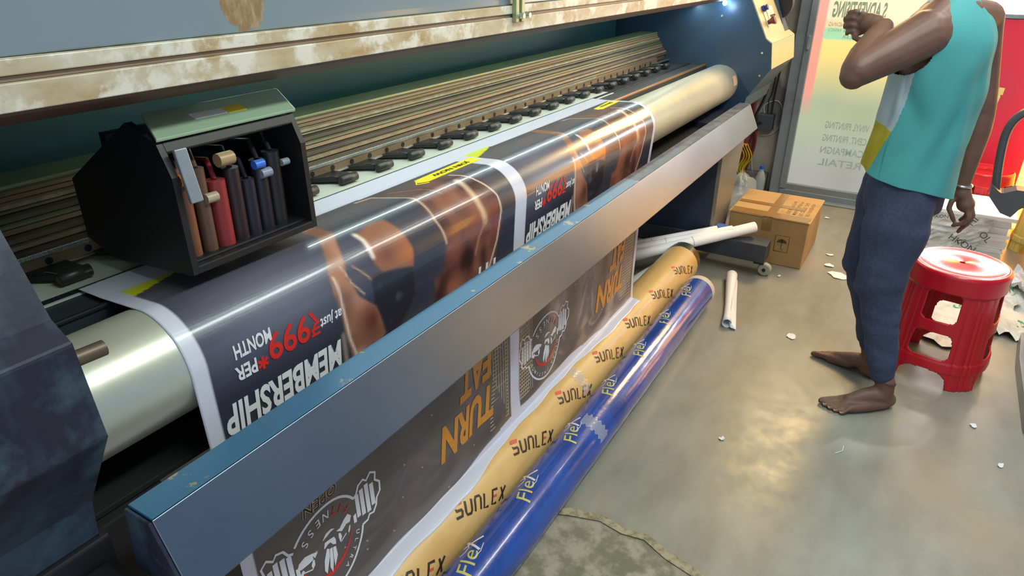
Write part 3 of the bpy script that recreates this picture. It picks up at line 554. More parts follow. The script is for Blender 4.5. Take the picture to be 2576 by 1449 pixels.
for off in (0, 1.11):
    btext('MEMBERSHIP', .914, .611, .568, .062, W_, .12, .25, off); btext('GET', .905, .812, .645, .06, OR_, .12, .25, off)
    btext('MONTH', .742, .658, .462, .029, W_, 0, .2, off); btext('PER', .700, .652, .505, .029, W_, 0, .2, off)
    btext('999', .835, .731, .474, .058, RD_, 0, .14, off); [bstroke([(.714-.013*math.cos(a_), .524-.013*math.sin(a_)), (.714+.013*math.cos(a_), .524+.013*math.sin(a_))], .006, RD_, off) for a_ in (PI/2, PI/6, 5*PI/6)]; btext('at just', .926, .864, .493, .03, W_, .15, .15, off)
    for s_ in (.528, .516): bstroke([(.862, s_), (.838, s_)], .005, RD_, off)
    bstroke([(.846, .530), (.843, .518), (.850, .506), (.862, .503)], .006, RD_, off); bstroke([(.858, .503), (.840, .476)], .007, RD_, off)
    bpoly([(1.70, .228), (1.70, .272), (1.43, .279), (1.405, .262), (1.42, .238)] if not off else [(1.655, .216), (1.66, .262), (1.47, .272), (1.45, .26), (1.46, .236)], YE_, off-.0)
    if not off:
        btext('JOIN NOW', 1.655, 1.475, .243, .022, BK_, 0, .05, off) if False else flat(bb, fit(text2d('JOIN NOW', .1, 0, .002)[0], .175, .022), text2d('JOIN NOW', .1, 0, .002)[1], lambda u, q: bmap(1.655-u, .243+q, OFF*1.8), BK_, .01)
        bstroke([(1.415, .250), (1.392, .268), (1.425, .286)], .007, YE_)
    else:
        flat(bb, fit(text2d('JOIN NOW', .1, 0, .002)[0], .12, .02), text2d('JOIN NOW', .1, 0, .002)[1], lambda u, q: bmap(2.735-u, .232+q, OFF*1.8), BK_, .01)
    btext('FIT', 1.545, 1.43, .605, .07, W_, .1, .15, off) if not off else None
    btext('TURN', 1.538, 1.245, 1.005, .118, OR_, .22, .30, off); btext('FAT', 1.545, 1.35, .868, .115, OR_, .22, .30, off)
    for k in range(9): x = 1.52+.0135*k; bstroke([(x, 1.175-.028*(8-k)), (x, .88)], .0024, CR_, off, OFF*.75) if x+off < 2.77 else None
    for k in range(22): s_ = 1.175-.0135*k; bstroke([(1.63, s_), (1.515+.002*k, s_)], .0024, CR_, off, OFF*.75) if 1.63+off < 2.77 or not off else None
    cx, cs = .78+off, 1.03
    if off:
        for k in range(8): x = .607+off+.0125*k; bstroke([(x, 1.17), (x, .88)], .0022, CR_, 0, OFF*.75)
        for k in range(20): s_ = 1.17-.0135*k; bstroke([(.605+off, s_), (.70+off-.003*abs(k-10), s_)], .0022, CR_, 0, OFF*.75)
    P = lambda l: [(cx+a, cs+b_) for a, b_ in l]
    ringR, rc = .122, (cx+.014, cs+.022)
    a0, a1 = math.radians(-22), math.radians(-158)
    def rp(a): return (rc[0]+ringR*math.cos(a), rc[1]+ringR*math.sin(a))
    bstroke([rp(math.radians(t)) for t in range(-140, -34, 5)], .0065, W_); bstroke([rp(math.radians(t)) for t in range(12, 172, 5)], .0065, W_)
    for sg in (1, -1):
        q_ = [(rc[0]+sg*a, cs+b_) for a, b_ in ((.099, -.046), (.112, -.052), (.122, -.070), (.140, -.076), (.150, -.066), (.166, -.080), (.182, -.070), (.178, -.050), (.192, -.036), (.190, -.010), (.176, .004), (.172, .022), (.160, .038), (.146, .034), (.138, .046), (.119, .047))]
        bstroke(q_, .006, W_)
        for (u0, hh) in ((.112, .034), (.129, .040), (.147, .044), (.164, .034)):
            x_ = rc[0]+sg*u0; bpoly([(x_-.0065, cs-.018-hh*.9), (x_+.0065, cs-.018-hh*.9), (x_+.0065, cs-.018+hh), (x_-.0065, cs-.018+hh)], W_)
        bpoly([(rc[0]+sg*.092, cs+.0), (rc[0]+sg*.102, cs-.002), (rc[0]+sg*.102, cs+.024), (rc[0]+sg*.092, cs+.022)], W_)
    for l in ([(.043, -.007), (.056, -.005), (.072, -.016), (.088, -.022), (.099, -.009), (.092, .005), (.079, .001), (.061, .008)], [(.049, .005), (.056, .009), (.059, .022), (.051, .034), (.048, .016)], [(.082, .027), (.088, .015), (.092, .014), (.090, .024), (.084, .033)],
              [(-.085, .006), (-.077, -.009), (-.059, -.015), (-.039, -.009), (-.023, -.001), (-.033, .009), (-.038, -.002), (-.038, .009), (-.053, .01), (-.072, .01)], [(-.04, .011), (-.035, .011), (-.036, .026), (-.044, .033), (-.046, .02)],
              [(-.004, -.016), (.009, -.027), (.027, -.027), (.039, -.019), (.025, -.021), (.012, -.018)], [(-.003, .006), (.002, -.006), (.019, -.003), (.033, .001), (.037, .012), (.036, .025), (.026, .018), (.019, .006), (.01, .005), (-.002, .009)],
              [(.005, .014), (.012, .020), (.010, .040), (.002, .060), (-.006, .080), (-.012, .066), (-.008, .040)], [(.014, .022), (.022, .024), (.020, .060), (.012, .092), (.006, .070)], [(.024, .026), (.034, .030), (.036, .058), (.022, .082), (.022, .050)]):
        bpoly(P(l), W_)
    bstroke(P([(.054, .034), (.075, .026)]), .003, W_); bstroke(P([(-.044, .033), (-.068, .024)]), .003, W_); bpoly(P([(-.082, .026), (-.070, .014), (-.066, .020), (-.074, .032)]), W_)
    bstroke([(rc[0]+.085*math.cos(math.radians(t)), cs+.005+.085*math.sin(math.radians(t))) for t in range(20, 165, 8)], [.002+.010*math.sin(PI*i/18) for i in range(19)], RD_)
    def arctext(s, r, c_deg, step, h, mt_of, inward):
        n = len(s)
        for i, ch in enumerate(s):
            if ch == ' ': continue
            v, f = text2d(ch, .1, .1, .0025); x0 = min(p[0] for p in v); x1 = max(p[0] for p in v); sc = h/.073; wd = (x1-x0)*sc
            # design frame: angle measured from design-up, clockwise; design (X, Y) -> x = rc-X, s = rc+Y
            th = math.radians(c_deg+(i-(n-1)/2)*step*(1 if not inward else -1))
            def fn(u, q, th=th, x0=x0, sc=sc, wd=wd):
                a = (u-x0)*sc-wd/2; b_ = q*sc
                if inward: rr = r-b_; X = rr*math.sin(th)-a*math.cos(th)*1; Y = rr*math.cos(th)+a*math.sin(th)
                else: rr = r+b_; X = rr*math.sin(th)+a*math.cos(th); Y = rr*math.cos(th)-a*math.sin(th)
                return bmap(rc[0]-X, rc[1]+Y, OFF)
            flat(bb, v, f, fn, mt_of(i), None)
    arctext('ULTRA INSTINCT', .098, 0, 11.2, .013, lambda i: W_, False)
    arctext('FITNESS', .105, 182, 15.5, .022, lambda i: RD_ if i < 3 else W_, True)
    if not off:
        v, f = text2d('OPEN', .1, .15, .001); btext('OPEN', .845, .735, .893, .028, CR_, .15, .35)
        v = fit(v, .106, .0262); flat(bb, v, f, lambda u, q: bmap(.843-u, .894+q, OFF*1.4), BK_, .01)
bo = bb.build('printed_banner', [m_banner, m_white, m_red, m_orange, m_yel, m_blk, m_cream])
tag(bo, 'dark printed gym banner with white and orange lettering draped over the silver drum', 'banner')
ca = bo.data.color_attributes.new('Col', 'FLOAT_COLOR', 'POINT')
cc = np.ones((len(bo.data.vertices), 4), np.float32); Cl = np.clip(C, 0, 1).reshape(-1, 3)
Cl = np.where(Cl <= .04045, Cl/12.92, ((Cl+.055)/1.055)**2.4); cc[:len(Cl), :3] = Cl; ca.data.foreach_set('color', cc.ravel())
md = bo.modifiers.new('thickness', 'SOLIDIFY'); md.thickness = .0004; md.offset = -1 if False else 1

# ------------------------------------------------------------------ two long rolls lying in front of the banner
def rollfn(yc, r):
    return lambda x, a, o=0: (x, yc(x)-(r+o)*math.cos(a), r+.0+(r+o)*math.sin(a))
GR = rollfn(yg, .1); BR = rollfn(yb, .077)
def rollmesh(fn, xs, o=0, n=64, R=None): return [[fn(x, 2*PI*i/n, o if R is None else R[k]) for i in range(n)] for k, x in enumerate(xs)]
g0 = thing('vinyl_roll', 'long roll in tan kraft wrapping with repeated black lettering, beside the hanging banner', 'roll', (.6, yg(.6), 0), 'long media rolls on the floor')
bg = B(); xs = [-.1+.05*i for i in range(71)]
bg.rings(rollmesh(GR, xs, R=[.0004*math.sin(i*1.9)+.0003*math.sin(i*.7) for i in range(71)]), 0)
def rtext(bd, fn, r, s, x0, a0, ang, w_, h, shear, mt, bold, o=.0006):
    v, f = text2d(s, .1, 0, bold); v = fit(v, w_, h); v = [(p[0]+p[1]*shear, p[1]) for p in v]; ca_, sa_ = math.cos(ang), math.sin(ang)
    v = [(p[0]*ca_-p[1]*sa_, p[0]*sa_+p[1]*ca_) for p in v]
    flat(bd, v, f, lambda u, q: fn(x0+u, a0+q/r, o), mt, .008)
GLY = {'S': [[(.10, .66), (.10, .50), (.85, .50), (.92, .40), (.88, .05), (.0, .0)]], 'U': [[(0, 1), (0, .22), (.15, 0), (.75, 0), (.9, .2), (.9, 1)]], 'N': [[(0, 0), (0, .8), (.15, 1), (.72, 1), (.9, .8), (.9, 0)]],
       'L': [[(.05, 1), (.0, .0), (.8, .0)]], 'E': [[(.9, 1), (.05, 1), (0, 0), (.85, 0)]], 'X': [[(0, 0), (.95, 1)], [(.1, 1), (.85, 0)]]}
def glyphs(bd, fn, r, word, x0, a0, ang, gw, gap, h, shear, wd, mt, o):
    ca_, sa_ = math.cos(ang), math.sin(ang)
    for i, ch in enumerate(word):
        for pts in GLY[ch]:
            P_ = [((i*(gw+gap)+p[0]*gw)+p[1]*h*shear, p[1]*h) for p in pts]; v, f = stroke(P_, wd); v = [(p[0]*ca_-p[1]*sa_, p[0]*sa_+p[1]*ca_) for p in v]
            flat(bd, v, f, lambda u, q: fn(x0+u, a0+q/r, o), mt, .006)
for k in range(-3, 7):
    x0 = 1.178+.32*k; A0 = math.radians(48); an = math.radians(-21); rot_ = lambda v: [(p[0]*math.cos(an)-p[1]*math.sin(an), p[0]*math.sin(an)+p[1]*math.cos(an)) for p in v]
    glyphs(bg, GR, .1, 'SUNLEX', x0, A0, an, .026, .0115, .038, .32, .0078, 1, .0007)
    flat(bg, rot_([(.006, .034), (.036, .034), (.044, .047), (.014, .047)]), [(0, 1, 2, 3)], lambda u, q: GR(x0+u, A0+q/.1, .0009), 2, .006)
    flat(bg, rot_([(.160, .017), (.176, .017), (.178, .024), (.162, .024)]), [(0, 1, 2, 3)], lambda u, q: GR(x0+u, A0+q/.1, .0009), 2, .006)
bg.build('kraft_wrapper', [m_gold, m_choc, m_pinkred], g0)
b = B().rings([[GR(x, 2*PI*i/48, o_) for i in range(48)] for x, o_ in ((3.40, -.004), (3.47, -.006), (3.475, -.022), (3.42, -.03))], 0); b.build('cardboard_core', [m_amber], g0)
b = B().rings([[GR(x, math.radians(62+i*4.5), .0008+.0006*math.sin(i*3)) for i in range(22)] for x in (3.405, 3.43, 3.47)], cap=False, closed=False); b.build('dark_end_wrap', m_dgreen, g0)
def tapeband(parent, fn, x0, w_, a0, a1, seed):
    R = []
    for j in range(9):
        x = x0+w_*j/8; R.append([fn(x+.006*math.sin(i*.9+seed), a0+(a1-a0)*i/40, .0012+.0007*math.sin(i*1.7+j*2.1+seed)) for i in range(41)])
    return B().rings(R, cap=False, closed=False).build('clear_tape', m_tape, parent)
tapeband(g0, GR, 1.97, .055, math.radians(15), math.radians(80), 1)
b0 = thing('vinyl_roll', 'long roll in shiny blue wrapping with yellow lettering, lying beside the kraft roll', 'roll', (.6, yb(.6), 0), 'long media rolls on the floor')
bd = B(); xs = [-.1+.0465*i for i in range(71)]; xs = [x for x in xs if x < 3.15]+[3.155]
bd.rings(rollmesh(BR, xs, R=[.0005*math.sin(i*1.3)+.0004*math.sin(i*2.9) for i in range(len(xs))]), 0)
for row, (a_, dx) in enumerate(((70, 0), (150, .16))):
    for k in range(-4, 6):
        x0 = 1.362+.315*k+dx; an = math.radians(20); A0 = math.radians(a_)
        if x0 > 3.05: continue
        rtext(bd, BR, .077, 'Fle', x0, A0, an, .088, .044, .22, 1, .0022)
        for pts, wd in (([(.094, .0), (.136, .052)], .0075), ([(.104, .052), (.146, .0)], .0065)):
            v, f = stroke(pts, wd); v = [(p[0]*math.cos(an)-p[1]*math.sin(an), p[0]*math.sin(an)+p[1]*math.cos(an)) for p in v]; flat(bd, v, f, lambda u, q: BR(x0+u, A0+q/.077, .0008), 2, .008)
        for pts, wd in (([(.070, .052), (.085, .040), (.105, .034), (.125, .044)], .003), ([(.06, .008), (.09, -.004), (.12, -.006)], .002)):
            v, f = stroke(pts, wd); v = [(p[0]*math.cos(an)-p[1]*math.sin(an), p[0]*math.sin(an)+p[1]*math.cos(an)) for p in v]
            flat(bd, v, f, lambda u, q: BR(x0+u, A0+q/.077, .0007), 2, .008)
bd.build('blue_wrapper', [m_bwrap, m_gyel, m_white], b0)
B().rings([[BR(x, 2*PI*i/48, o_) for i in range(48)] for x, o_ in ((3.15, .001), (3.19, .001), (3.19, -.036), (3.16, -.036))]).build('cardboard_core', m_core, b0)
tapeband(b0, BR, 1.78, .06, math.radians(20), math.radians(100), 4)

# ------------------------------------------------------------------ white tubes by the stand, rolled sheet, scraps
def tube_thing(label, p0, p1, r, group='white cardboard tubes by the stand', mt=None, name='paper_tube', rin=.8):
    P0, P1 = Vector(p0), Vector(p1); o = thing(name, label, 'tube', p0, group)
    d_ = (P1-P0).normalized(); u = d_.orthogonal().normalized(); v = d_.cross(u); n = 28
    ring = lambda c, rr: [c+(u*math.cos(2*PI*i/n)+v*math.sin(2*PI*i/n))*rr for i in range(n)]
    B().rings([ring(P0+d_*.05, r*rin), ring(P0, r*rin), ring(P0, r), ring(P0+(P1-P0)*.3, r*1.01), ring(P1, r), ring(P1, r*rin), ring(P1-d_*.05, r*rin)]).build('tube_wall', mt or m_paper, o)
    B().rings([ring(P0+(P1-P0)*.70, r+.0008), ring(P0+(P1-P0)*.70+d_*.004, r+.0008)], cap=False).build('band', m_core, o)
    return o
tube_thing('longest white tube lying across the steel foot toward the cardboard box', (2.95, 1.60, .04), (3.79, .70, .243), .030)
tube_thing('slim white tube behind the longest one, end nearest the blue packet', (2.95, 1.87, .03), (3.69, .882, .226), .020)
tube_thing('short white tube between the two others on the steel foot', (2.95, 1.80, .03), (3.70, .80, .238), .022)
tube_thing('short grey-white tube lying behind the right edge of the banner', (3.62, 1.10, .026), (3.0, 1.20, .026), .025, mt=m_core)
rs = thing('rolled_sheet', 'small white rolled paper with a printed tab lying alone on the floor', 'paper', (3.01, .606, 0))
R = []
for t in np.linspace(0, 1, 14):
    c = Vector((3.01, .61, 0)).lerp(Vector((3.56, .735, 0)), t); r = .0225*(1-.22*math.sin(PI*min(1, t*1.6)))if t < .6 else .0225*(1-.22*math.sin(PI*.96))+.008*(t-.6)/.4
    s_ = Vector((-.22, .975, 0)); R.append([c+s_*(r*math.cos(a))*1.0+Vector((0, 0, r+r*math.sin(a)))*1.0 for a in [2*PI*i/26 for i in range(26)]])
B().rings(R, cap=False).rings([[Vector(p)*1.0 for p in q] for q in [[(c[0]+.0, c[1]*1.0, c[2]) for c in rr] for rr in R]][:1], cap=False).build('roll_wall', m_paper, rs).modifiers.new('thickness', 'SOLIDIFY').thickness = .002
b = B(); b.add([(3.00, .588, .012), (3.0, .562, .008), (3.30, .638, .010), (3.56, .700, .008), (3.55, .72, .04), (3.3, .66, .035), (3.02, .60, .030)], [(0, 1, 2, 5, 6), (2, 3, 4, 5)])
b.build('loose_flap', m_paper, rs, weld=True).modifiers.new('thickness', 'SOLIDIFY').thickness = .001
def scrap(cx, cy, w_, h, lab, seed, grp=None, mt=m_paper):
    rnd = random.Random(seed); n = 9; pts = []
    for i in range(n):
        a = 2*PI*i/n; r = rnd.uniform(.6, 1); pts.append((cx+w_*math.cos(a)*r, cy+h*math.sin(a)*r, .0025+rnd.uniform(0, .005)))
    b = B().add(pts+[(cx, cy, .006)], [(i, (i+1) % n, n) for i in range(n)]); o = b.build('paper_scrap', mt); o.modifiers.new('thickness', 'SOLIDIFY').thickness = .0008
    tag(o, lab, 'paper scrap', grp)
G = 'paper scraps on the floor'
scrap(3.082, .326, .035, .025, 'small white paper scrap nearest the left foot toes, toward the rolls', 1, G)
scrap(2.155, .39, .012, .012, 'tiny triangular white scrap alone in the middle of the floor', 2, G)
scrap(2.731, -.402, .018, .014, 'white scrap on the floor just below the red stool leg', 3, G)
scrap(2.517, -.485, .018, .012, 'white scrap near the right edge, below the other one', 4, G)
scrap(3.93, .235, .05, .075, 'large torn white scrap beside the navy trouser leg', 5, G)
scrap(4.05, .31, .03, .035, 'torn white scrap between the cardboard box and the large scrap', 6, G)
scrap(4.22, .33, .02, .03, 'small scrap right of the cardboard box, farthest from the camera', 7, G)
scrap(3.75, .52, .018, .012, 'small scrap on the floor close to the caster wheel', 8, G)
scrap(4.9, .45, .02, .02, 'tiny scrap near the door sill', 9, G)
o = B().tube([(2.285, .02, .002), (2.31, .0, .004), (2.345, .0, .002)], .0012, 6).build('thread_scrap', m_paper); tag(o, 'short curled white thread lying on the shiny floor', 'thread')

# ------------------------------------------------------------------ cardboard box
cb = thing('cardboard_box', 'brown cardboard box with an umbrella mark standing beside the printer', 'box', (4.14, .655, 0))
b = B().box(3.905, 4.38, .44, .87, 0, .272); b.build('carton', m_card, cb, bevel=.005)
b = B(); b.obox((4.142, .545, .275), (.242, 0, 0), (0, .112, .0), (0, 0, .0022)).obox((4.142, .77, .2745), (.242, 0, 0), (0, .106, .0), (0, 0, .0022)); b.build('flap', m_card, cb, bevel=.001)
b = B().box(3.904, 4.382, .632, .682, .2775, .2782).box(3.90, 3.904, .632, .682, .20, .2775).box(3.94, 3.99, .44, .87, .2783, .2788).box(4.10, 4.15, .5, .87, .2783, .2788).box(3.903, 3.94, .445, .868, .2783, .2788); b.build('brown_tape', m_cardp, cb)
b = B()
for i, s_ in enumerate(('24-STRANDED', 'PV PALLETCM-8-REM', 'SIG. SETO 20', 'ADHESIVE OIL')):
    v, f = text2d(s_, .1, 0, .002); v = fit(v, .26, .02); flat(b, v, f, lambda u, q: (4.27-u, .585-.034*i-q, .2775), 0)
v, f = stroke([(.60, .085), (.60, .18), (.525, .18), (.525, .085), (.60, .085)], .003); flat(b, v, f, lambda u, q: (3.9035, u, q), 0)
pts = [(.5625+.027*math.cos(a), .138+.022*math.sin(a)) for a in [PI*i/12 for i in range(13)]]; flat(b, pts, [tuple(range(13))], lambda u, q: (3.9035, u, q), 0)
v, f = stroke([(.5625, .16), (.5625, .103), (.556, .098), (.551, .104)], .003); flat(b, v, f, lambda u, q: (3.9035, u, q), 0)
b.build('box_print', m_cardink, cb)
o = B().box(3.705, 3.775, .84, .90, .187, .235).build('packet', M('blue_packet', '3b5cb0', .35), bevel=.004); tag(o, 'small blue packet behind the white tubes near the box', 'packet')

# ------------------------------------------------------------------ corner: bottle, bag, switch box, cables, cloth
bt = thing('water_bottle', 'empty clear plastic water bottle with a blue cap standing by the wall', 'bottle', (5.12, .965, 0))
prof_ = [(.034, 0), (.036, .01), (.035, .05), (.033, .06), (.035, .07), (.036, .13), (.034, .15), (.022, .185), (.013, .20), (.012, .215)]
B().rings([[(5.12+r*math.cos(a), .965+r*math.sin(a), z) for a in [2*PI*i/28 for i in range(28)]] for r, z in prof_]).build('bottle_body', m_clear, bt)
B().tube([(5.12, .965, .212), (5.12, .965, .232)], .0155, 18).build('cap', m_blue, bt, bevel=.002)
def crumple(name, c, rx, ry, rz, mt, lab, cat, seed, n=26):
    R = []
    for i in range(n//2+1):
        t = max(.02, min(PI-.02, PI*i/(n//2)))
        R.append([(c[0]+rx*math.sin(t)*math.cos(a)*(1+.35*noise.noise((math.cos(a)*2+seed, math.sin(a)*2, t*2))), c[1]+ry*math.sin(t)*math.sin(a)*(1+.35*noise.noise((math.cos(a)*2, math.sin(a)*2+seed, t*2))), max(c[2]-rz, c[2]+rz*math.cos(t)*(1+.5*noise.noise((math.cos(a)*3, math.sin(a)*3, t+seed))))) for a in [2*PI*k/n for k in range(n)]])
    o = B().rings(R[::-1]).build(name, mt); tag(o, lab, cat); return o
crumple('plastic_bag', (4.70, 1.0, .13), .14, .10, .13, m_bag, 'crumpled clear plastic bag behind the cardboard box', 'bag', 2.2)
sb = thing('switch_box', 'small dark grey switch box on the flaking wall', 'switch box', (5.33, 1.03, .45))
B().box(5.28, 5.359, .975, 1.085, .45, .565).build('box_body', M('slate_plastic', '3c4650', .5), sb, bevel=.005)
for i, (pts, r, mt) in enumerate((([(5.33, 1.0, .565), (5.33, 1.0, .70), (5.33, .985, .95)], .006, m_black), ([(5.34, 1.03, .565), (5.34, 1.035, .66), (5.34, 1.02, .72), (5.34, 1.01, .95)], .004, m_dark), ([(5.34, 1.05, .56), (5.34, 1.06, .62), (5.34, .98, .66), (5.34, .93, .60), (5.34, .93, .50), (5.34, .98, .42), (5.34, 1.06, .40)], .003, m_core), ([(5.34, 1.07, .45), (5.34, 1.10, .30), (5.34, 1.08, .15), (5.34, 1.05, .08)], .003, m_core))):
    cable('cable', pts, r, mt, sb)
def cloth(name, x, y0, y1, z0, z1, mt, lab, cat, seed):
    b = B(); n, m2 = 16, 20; V = [(x-.02*math.sin(i*1.1+seed+j*.1)-.01, y0+(y1-y0)*i/n*(1-.25*j/m2)+.02*math.sin(j*.4+seed), z1+(z0-z1)*j/m2) for j in range(m2+1) for i in range(n+1)]
    b.add(V, [(j*(n+1)+i, j*(n+1)+i+1, (j+1)*(n+1)+i+1, (j+1)*(n+1)+i) for j in range(m2) for i in range(n)], 0, True); o = b.build(name, mt); tag(o, lab, cat)
    o.modifiers.new('thickness', 'SOLIDIFY').thickness = .004; return o
cloth('hanging_cloth', 5.33, 1.09, 1.34, .06, .70, m_maroon, 'dull maroon cloth hanging on the wall behind the printer leg', 'cloth', .4)
cloth('wrapper_strip', 5.20, 1.085, 1.14, .10, .36, m_yelp, 'narrow yellow and orange wrapper hanging behind the printer leg', 'wrapper', 2.0)
B().tube([(5.26, 1.11, .35), (5.33, 1.11, .40)], .004, 8).build('wrapper_hook', m_dark, bpy.data.objects['wrapper_strip'])
cable('hanging_hose', [(4.95, .98, .80), (4.98, 1.0, .72), (5.05, 1.05, .60), (5.2, 1.08, .52), (5.3, 1.05, .5)], .010, m_black, PR)

# ------------------------------------------------------------------ red stool in front
def make_stool(c, Hh, rt, rb, rot, label, group, mat_=None, sticker=True, hole=True):
    st = thing('plastic_stool', label, 'stool', (c[0], c[1], 0), group)
    NT, NH = 288, 124; b = B(); V = []; keep = []
    def rad(th, h):
        t = h/Hh; r = rb+(rt-rb)*t**.9
        if h > Hh-.085: r += .006*min(1, (h-(Hh-.085))/.006)
        if h > Hh-.016: r -= (1-math.sqrt(max(0, 1-((h-(Hh-.016))/.016)**2)))*.014
        ph = (math.degrees(th)-rot) % 90; ph = min(ph, 90-ph)          # 0 at a leg
        k = min(1, (Hh-h)/.10)
        r += k*(.010*math.cos(math.radians(ph*4))*.5-(.006*math.exp(-((ph-3)/1.6)**2) if h < Hh-.09 else 0)-(.004*math.exp(-((ph-15)/1.6)**2) if h < Hh-.09 else 0))
        if .075*Hh/.49 < h < .118*Hh/.49: r += .004
        return r, ph
    def win(ph, h, h0, h1, a, n=6):
        hc, hh = (h0+h1)/2, (h1-h0)/2; aw = 45-a; return (abs((45-ph)/aw)**n+abs((h-hc)/hh)**n) < 1
    s = Hh/.49; hs = [Hh*j/NH for j in range(NH+1)]
    for h in hs:
        for i in range(NT):
            th = 2*PI*i/NT; r, ph = rad(th, h); V.append((c[0]+r*math.cos(th), c[1]+r*math.sin(th), h))
    F = []
    for j in range(NH):
        for i in range(NT):
            th = 2*PI*(i+.5)/NT; h = Hh*(j+.5)/NH; ph = (math.degrees(th)-rot) % 90; ph = min(ph, 90-ph)
            if win(ph, h, .285*s, .412*s, 24) or win(ph, h, .125*s, .238*s, 23-(.238*s-h)/s*20, 5): continue
            if h < .078*s and ((45-ph)/28)**2.6+(h/(.078*s))**2.6 < 1: continue
            F.append((j*NT+i, j*NT+(i+1) % NT, (j+1)*NT+(i+1) % NT, (j+1)*NT+i))
    b.add(V, F, 0, True); o = b.build('legs_and_apron', mat_ or m_stool, st)
    bm = bmesh.new(); bm.from_mesh(o.data); bmesh.ops.delete(bm, geom=[v for v in bm.verts if not v.link_faces], context='VERTS'); bm.to_mesh(o.data); bm.free()
    md = o.modifiers.new('wall', 'SOLIDIFY'); md.thickness = .006; md.offset = -1
    b = B(); R = []
    for rr, dz in ((rt-.010, 0), (rt-.016, .0005), (rt-.020, -.002), (rt-.05, -.002), (.012, -.002), (.010, -.004), (.0102, -.008), (rt-.014, -.008)):
        R.append([(c[0]+rr*math.cos(2*PI*i/96), c[1]+rr*math.sin(2*PI*i/96), Hh+dz) for i in range(96)])
    b.rings(R, 0, True, False); b.build('seat', mat_ or m_seat, st)
    if sticker:
        th = math.radians(rot+45+6); r = rt+.011+.004; b = B(); n = 24
        pts = [(.020*math.cos(2*PI*i/n), .010*math.sin(2*PI*i/n)) for i in range(n)]
        f = lambda u, q: (c[0]+(r-.002+q*-.06)*math.cos(th-u/r), c[1]+(r-.002+q*-.06)*math.sin(th-u/r), Hh-.052*s+q)
        flat(b, pts, [tuple(range(n))], f, 0); b.build('oval_sticker', m_sticker, st)
    return st
make_stool((3.14, -.243), .49, .171, .203, -147, 'red plastic stool with a teal oval sticker right behind the person', 'red plastic stools')
make_stool((5.06, -.36), .43, .15, .19, 10, 'far red plastic stool standing against the red panel', 'red plastic stools', sticker=False)
# ------------------------------------------------------------------ paper stack, wrapper sheets
ps = thing('paper_stack', 'tall stack of white paper reams with a printed wrapper behind the red stool', 'paper stack', (4.65, -.33, 0))
b = B()
rnd = random.Random(5)
zz = 0
while zz < .285:
    h = .012 if zz < .14 else .02; dx = rnd.uniform(-.006, .006); k_ = (zz/.3); y0 = -.50-.03*k_+rnd.uniform(-.007, .007)*2
    b.box(4.50+dx, 4.86+dx, y0, -.11, zz, min(zz+h-.0008, .285)); zz += h
b.build('ream', m_paper, ps)
B().box(4.48, 4.88, -.535, -.10, .2855, .309).build('top_ream', M('top_sheet', 'f4f5f6', .5), ps, bevel=.003)
b = B(); n = 14; V = []
for j in range(n+1):
    for i in range(n+1):
        y = -.10-.34*i/n*(1-.25*(1-j/n)); z = .04+.25*j/n; V.append((4.485-.03*abs(noise.noise((i*.45, j*.45, 2)))-.004, y, z))
b.add(V, [(j*(n+1)+i, j*(n+1)+i+1, (j+1)*(n+1)+i+1, (j+1)*(n+1)+i) for j in range(n) for i in range(n)], 0, False)
for s_, y0, z0, an, sz in (('HKON', -.24, .15, -25, .045), ('HKON', -.13, .255, 8, .026), ('HI', -.335, .245, 60, .045), ('OL', -.375, .20, -40, .045), ('OP', -.29, .13, 10, .03)):
    v, f = text2d(s_, .1, 0, .003); v = fit(v, None, sz*.8); a = math.radians(an); v = [(p[0]*math.cos(a)-p[1]*math.sin(a), p[0]*math.sin(a)+p[1]*math.cos(a)) for p in v]
    flat(b, v, f, lambda u, q: (4.448, y0-u, z0-q*-1), 1)
wr = b.build('ream_wrapper', [m_paperw, m_graylet], ps)
def sheet(name, cx, cy, w_, h, rot, amp, lab, cat, seed, marks=(), mt=m_paperw, z0=.004, grp=None):
    b = B(); n = 22; a = math.radians(rot); ca_, sa_ = math.cos(a), math.sin(a)
    def P(u, v, o=0):
        e = max(abs(u), abs(v))*2; z = z0+amp*(abs(noise.noise((u*5+seed, v*5, 1)))*1.2+.5*abs(noise.noise((u*14, v*14+seed, 3))))*(.4+e)
        k = 1+.12*noise.noise((u*6, v*6, seed+5)); return (cx+(u*w_*ca_-v*h*sa_)*k, cy+(u*w_*sa_+v*h*ca_)*k, z+o)
    b.add([P(i/n-.5, j/n-.5) for j in range(n+1) for i in range(n+1)], [(j*(n+1)+i, j*(n+1)+i+1, (j+1)*(n+1)+i+1, (j+1)*(n+1)+i) for j in range(n) for i in range(n)], 0, False)
    for (mu, mv, s_, r_) in marks:
        for pts, wd in ((arc(0, .2, .5, .4, 4.8, 10), .24), ([(-.3, -.9), (.1, -.2), (-.1, .2)], .22), ([(-.5, -.35), (.5, -.35)], .16)):
            v, f = stroke(pts, wd); r = math.radians(r_); v = [((p[0]*math.cos(r)-p[1]*math.sin(r))*s_+mu, (p[0]*math.sin(r)+p[1]*math.cos(r))*s_+mv) for p in v]
            flat(b, v, f, lambda u, q: P(max(-.5, min(.5, u)), max(-.5, min(.5, q)), .0018), 1, .03)
    o = b.build(name, [mt, m_grn]); tag(o, lab, cat, grp); o.modifiers.new('thickness', 'SOLIDIFY').thickness = .0006; return o
sheet('wrapper_sheet', 3.72, -.30, .72, .42, -18, .03, 'crumpled white wrapping with green marks on the floor seen through the red stool', 'wrapping', 1.2, [(-.35, .1, .09, 70), (-.1, -.2, .09, 60), (-.05, .25, .08, 80), (.2, 0, .09, 70)], grp='wrapping paper on the floor')
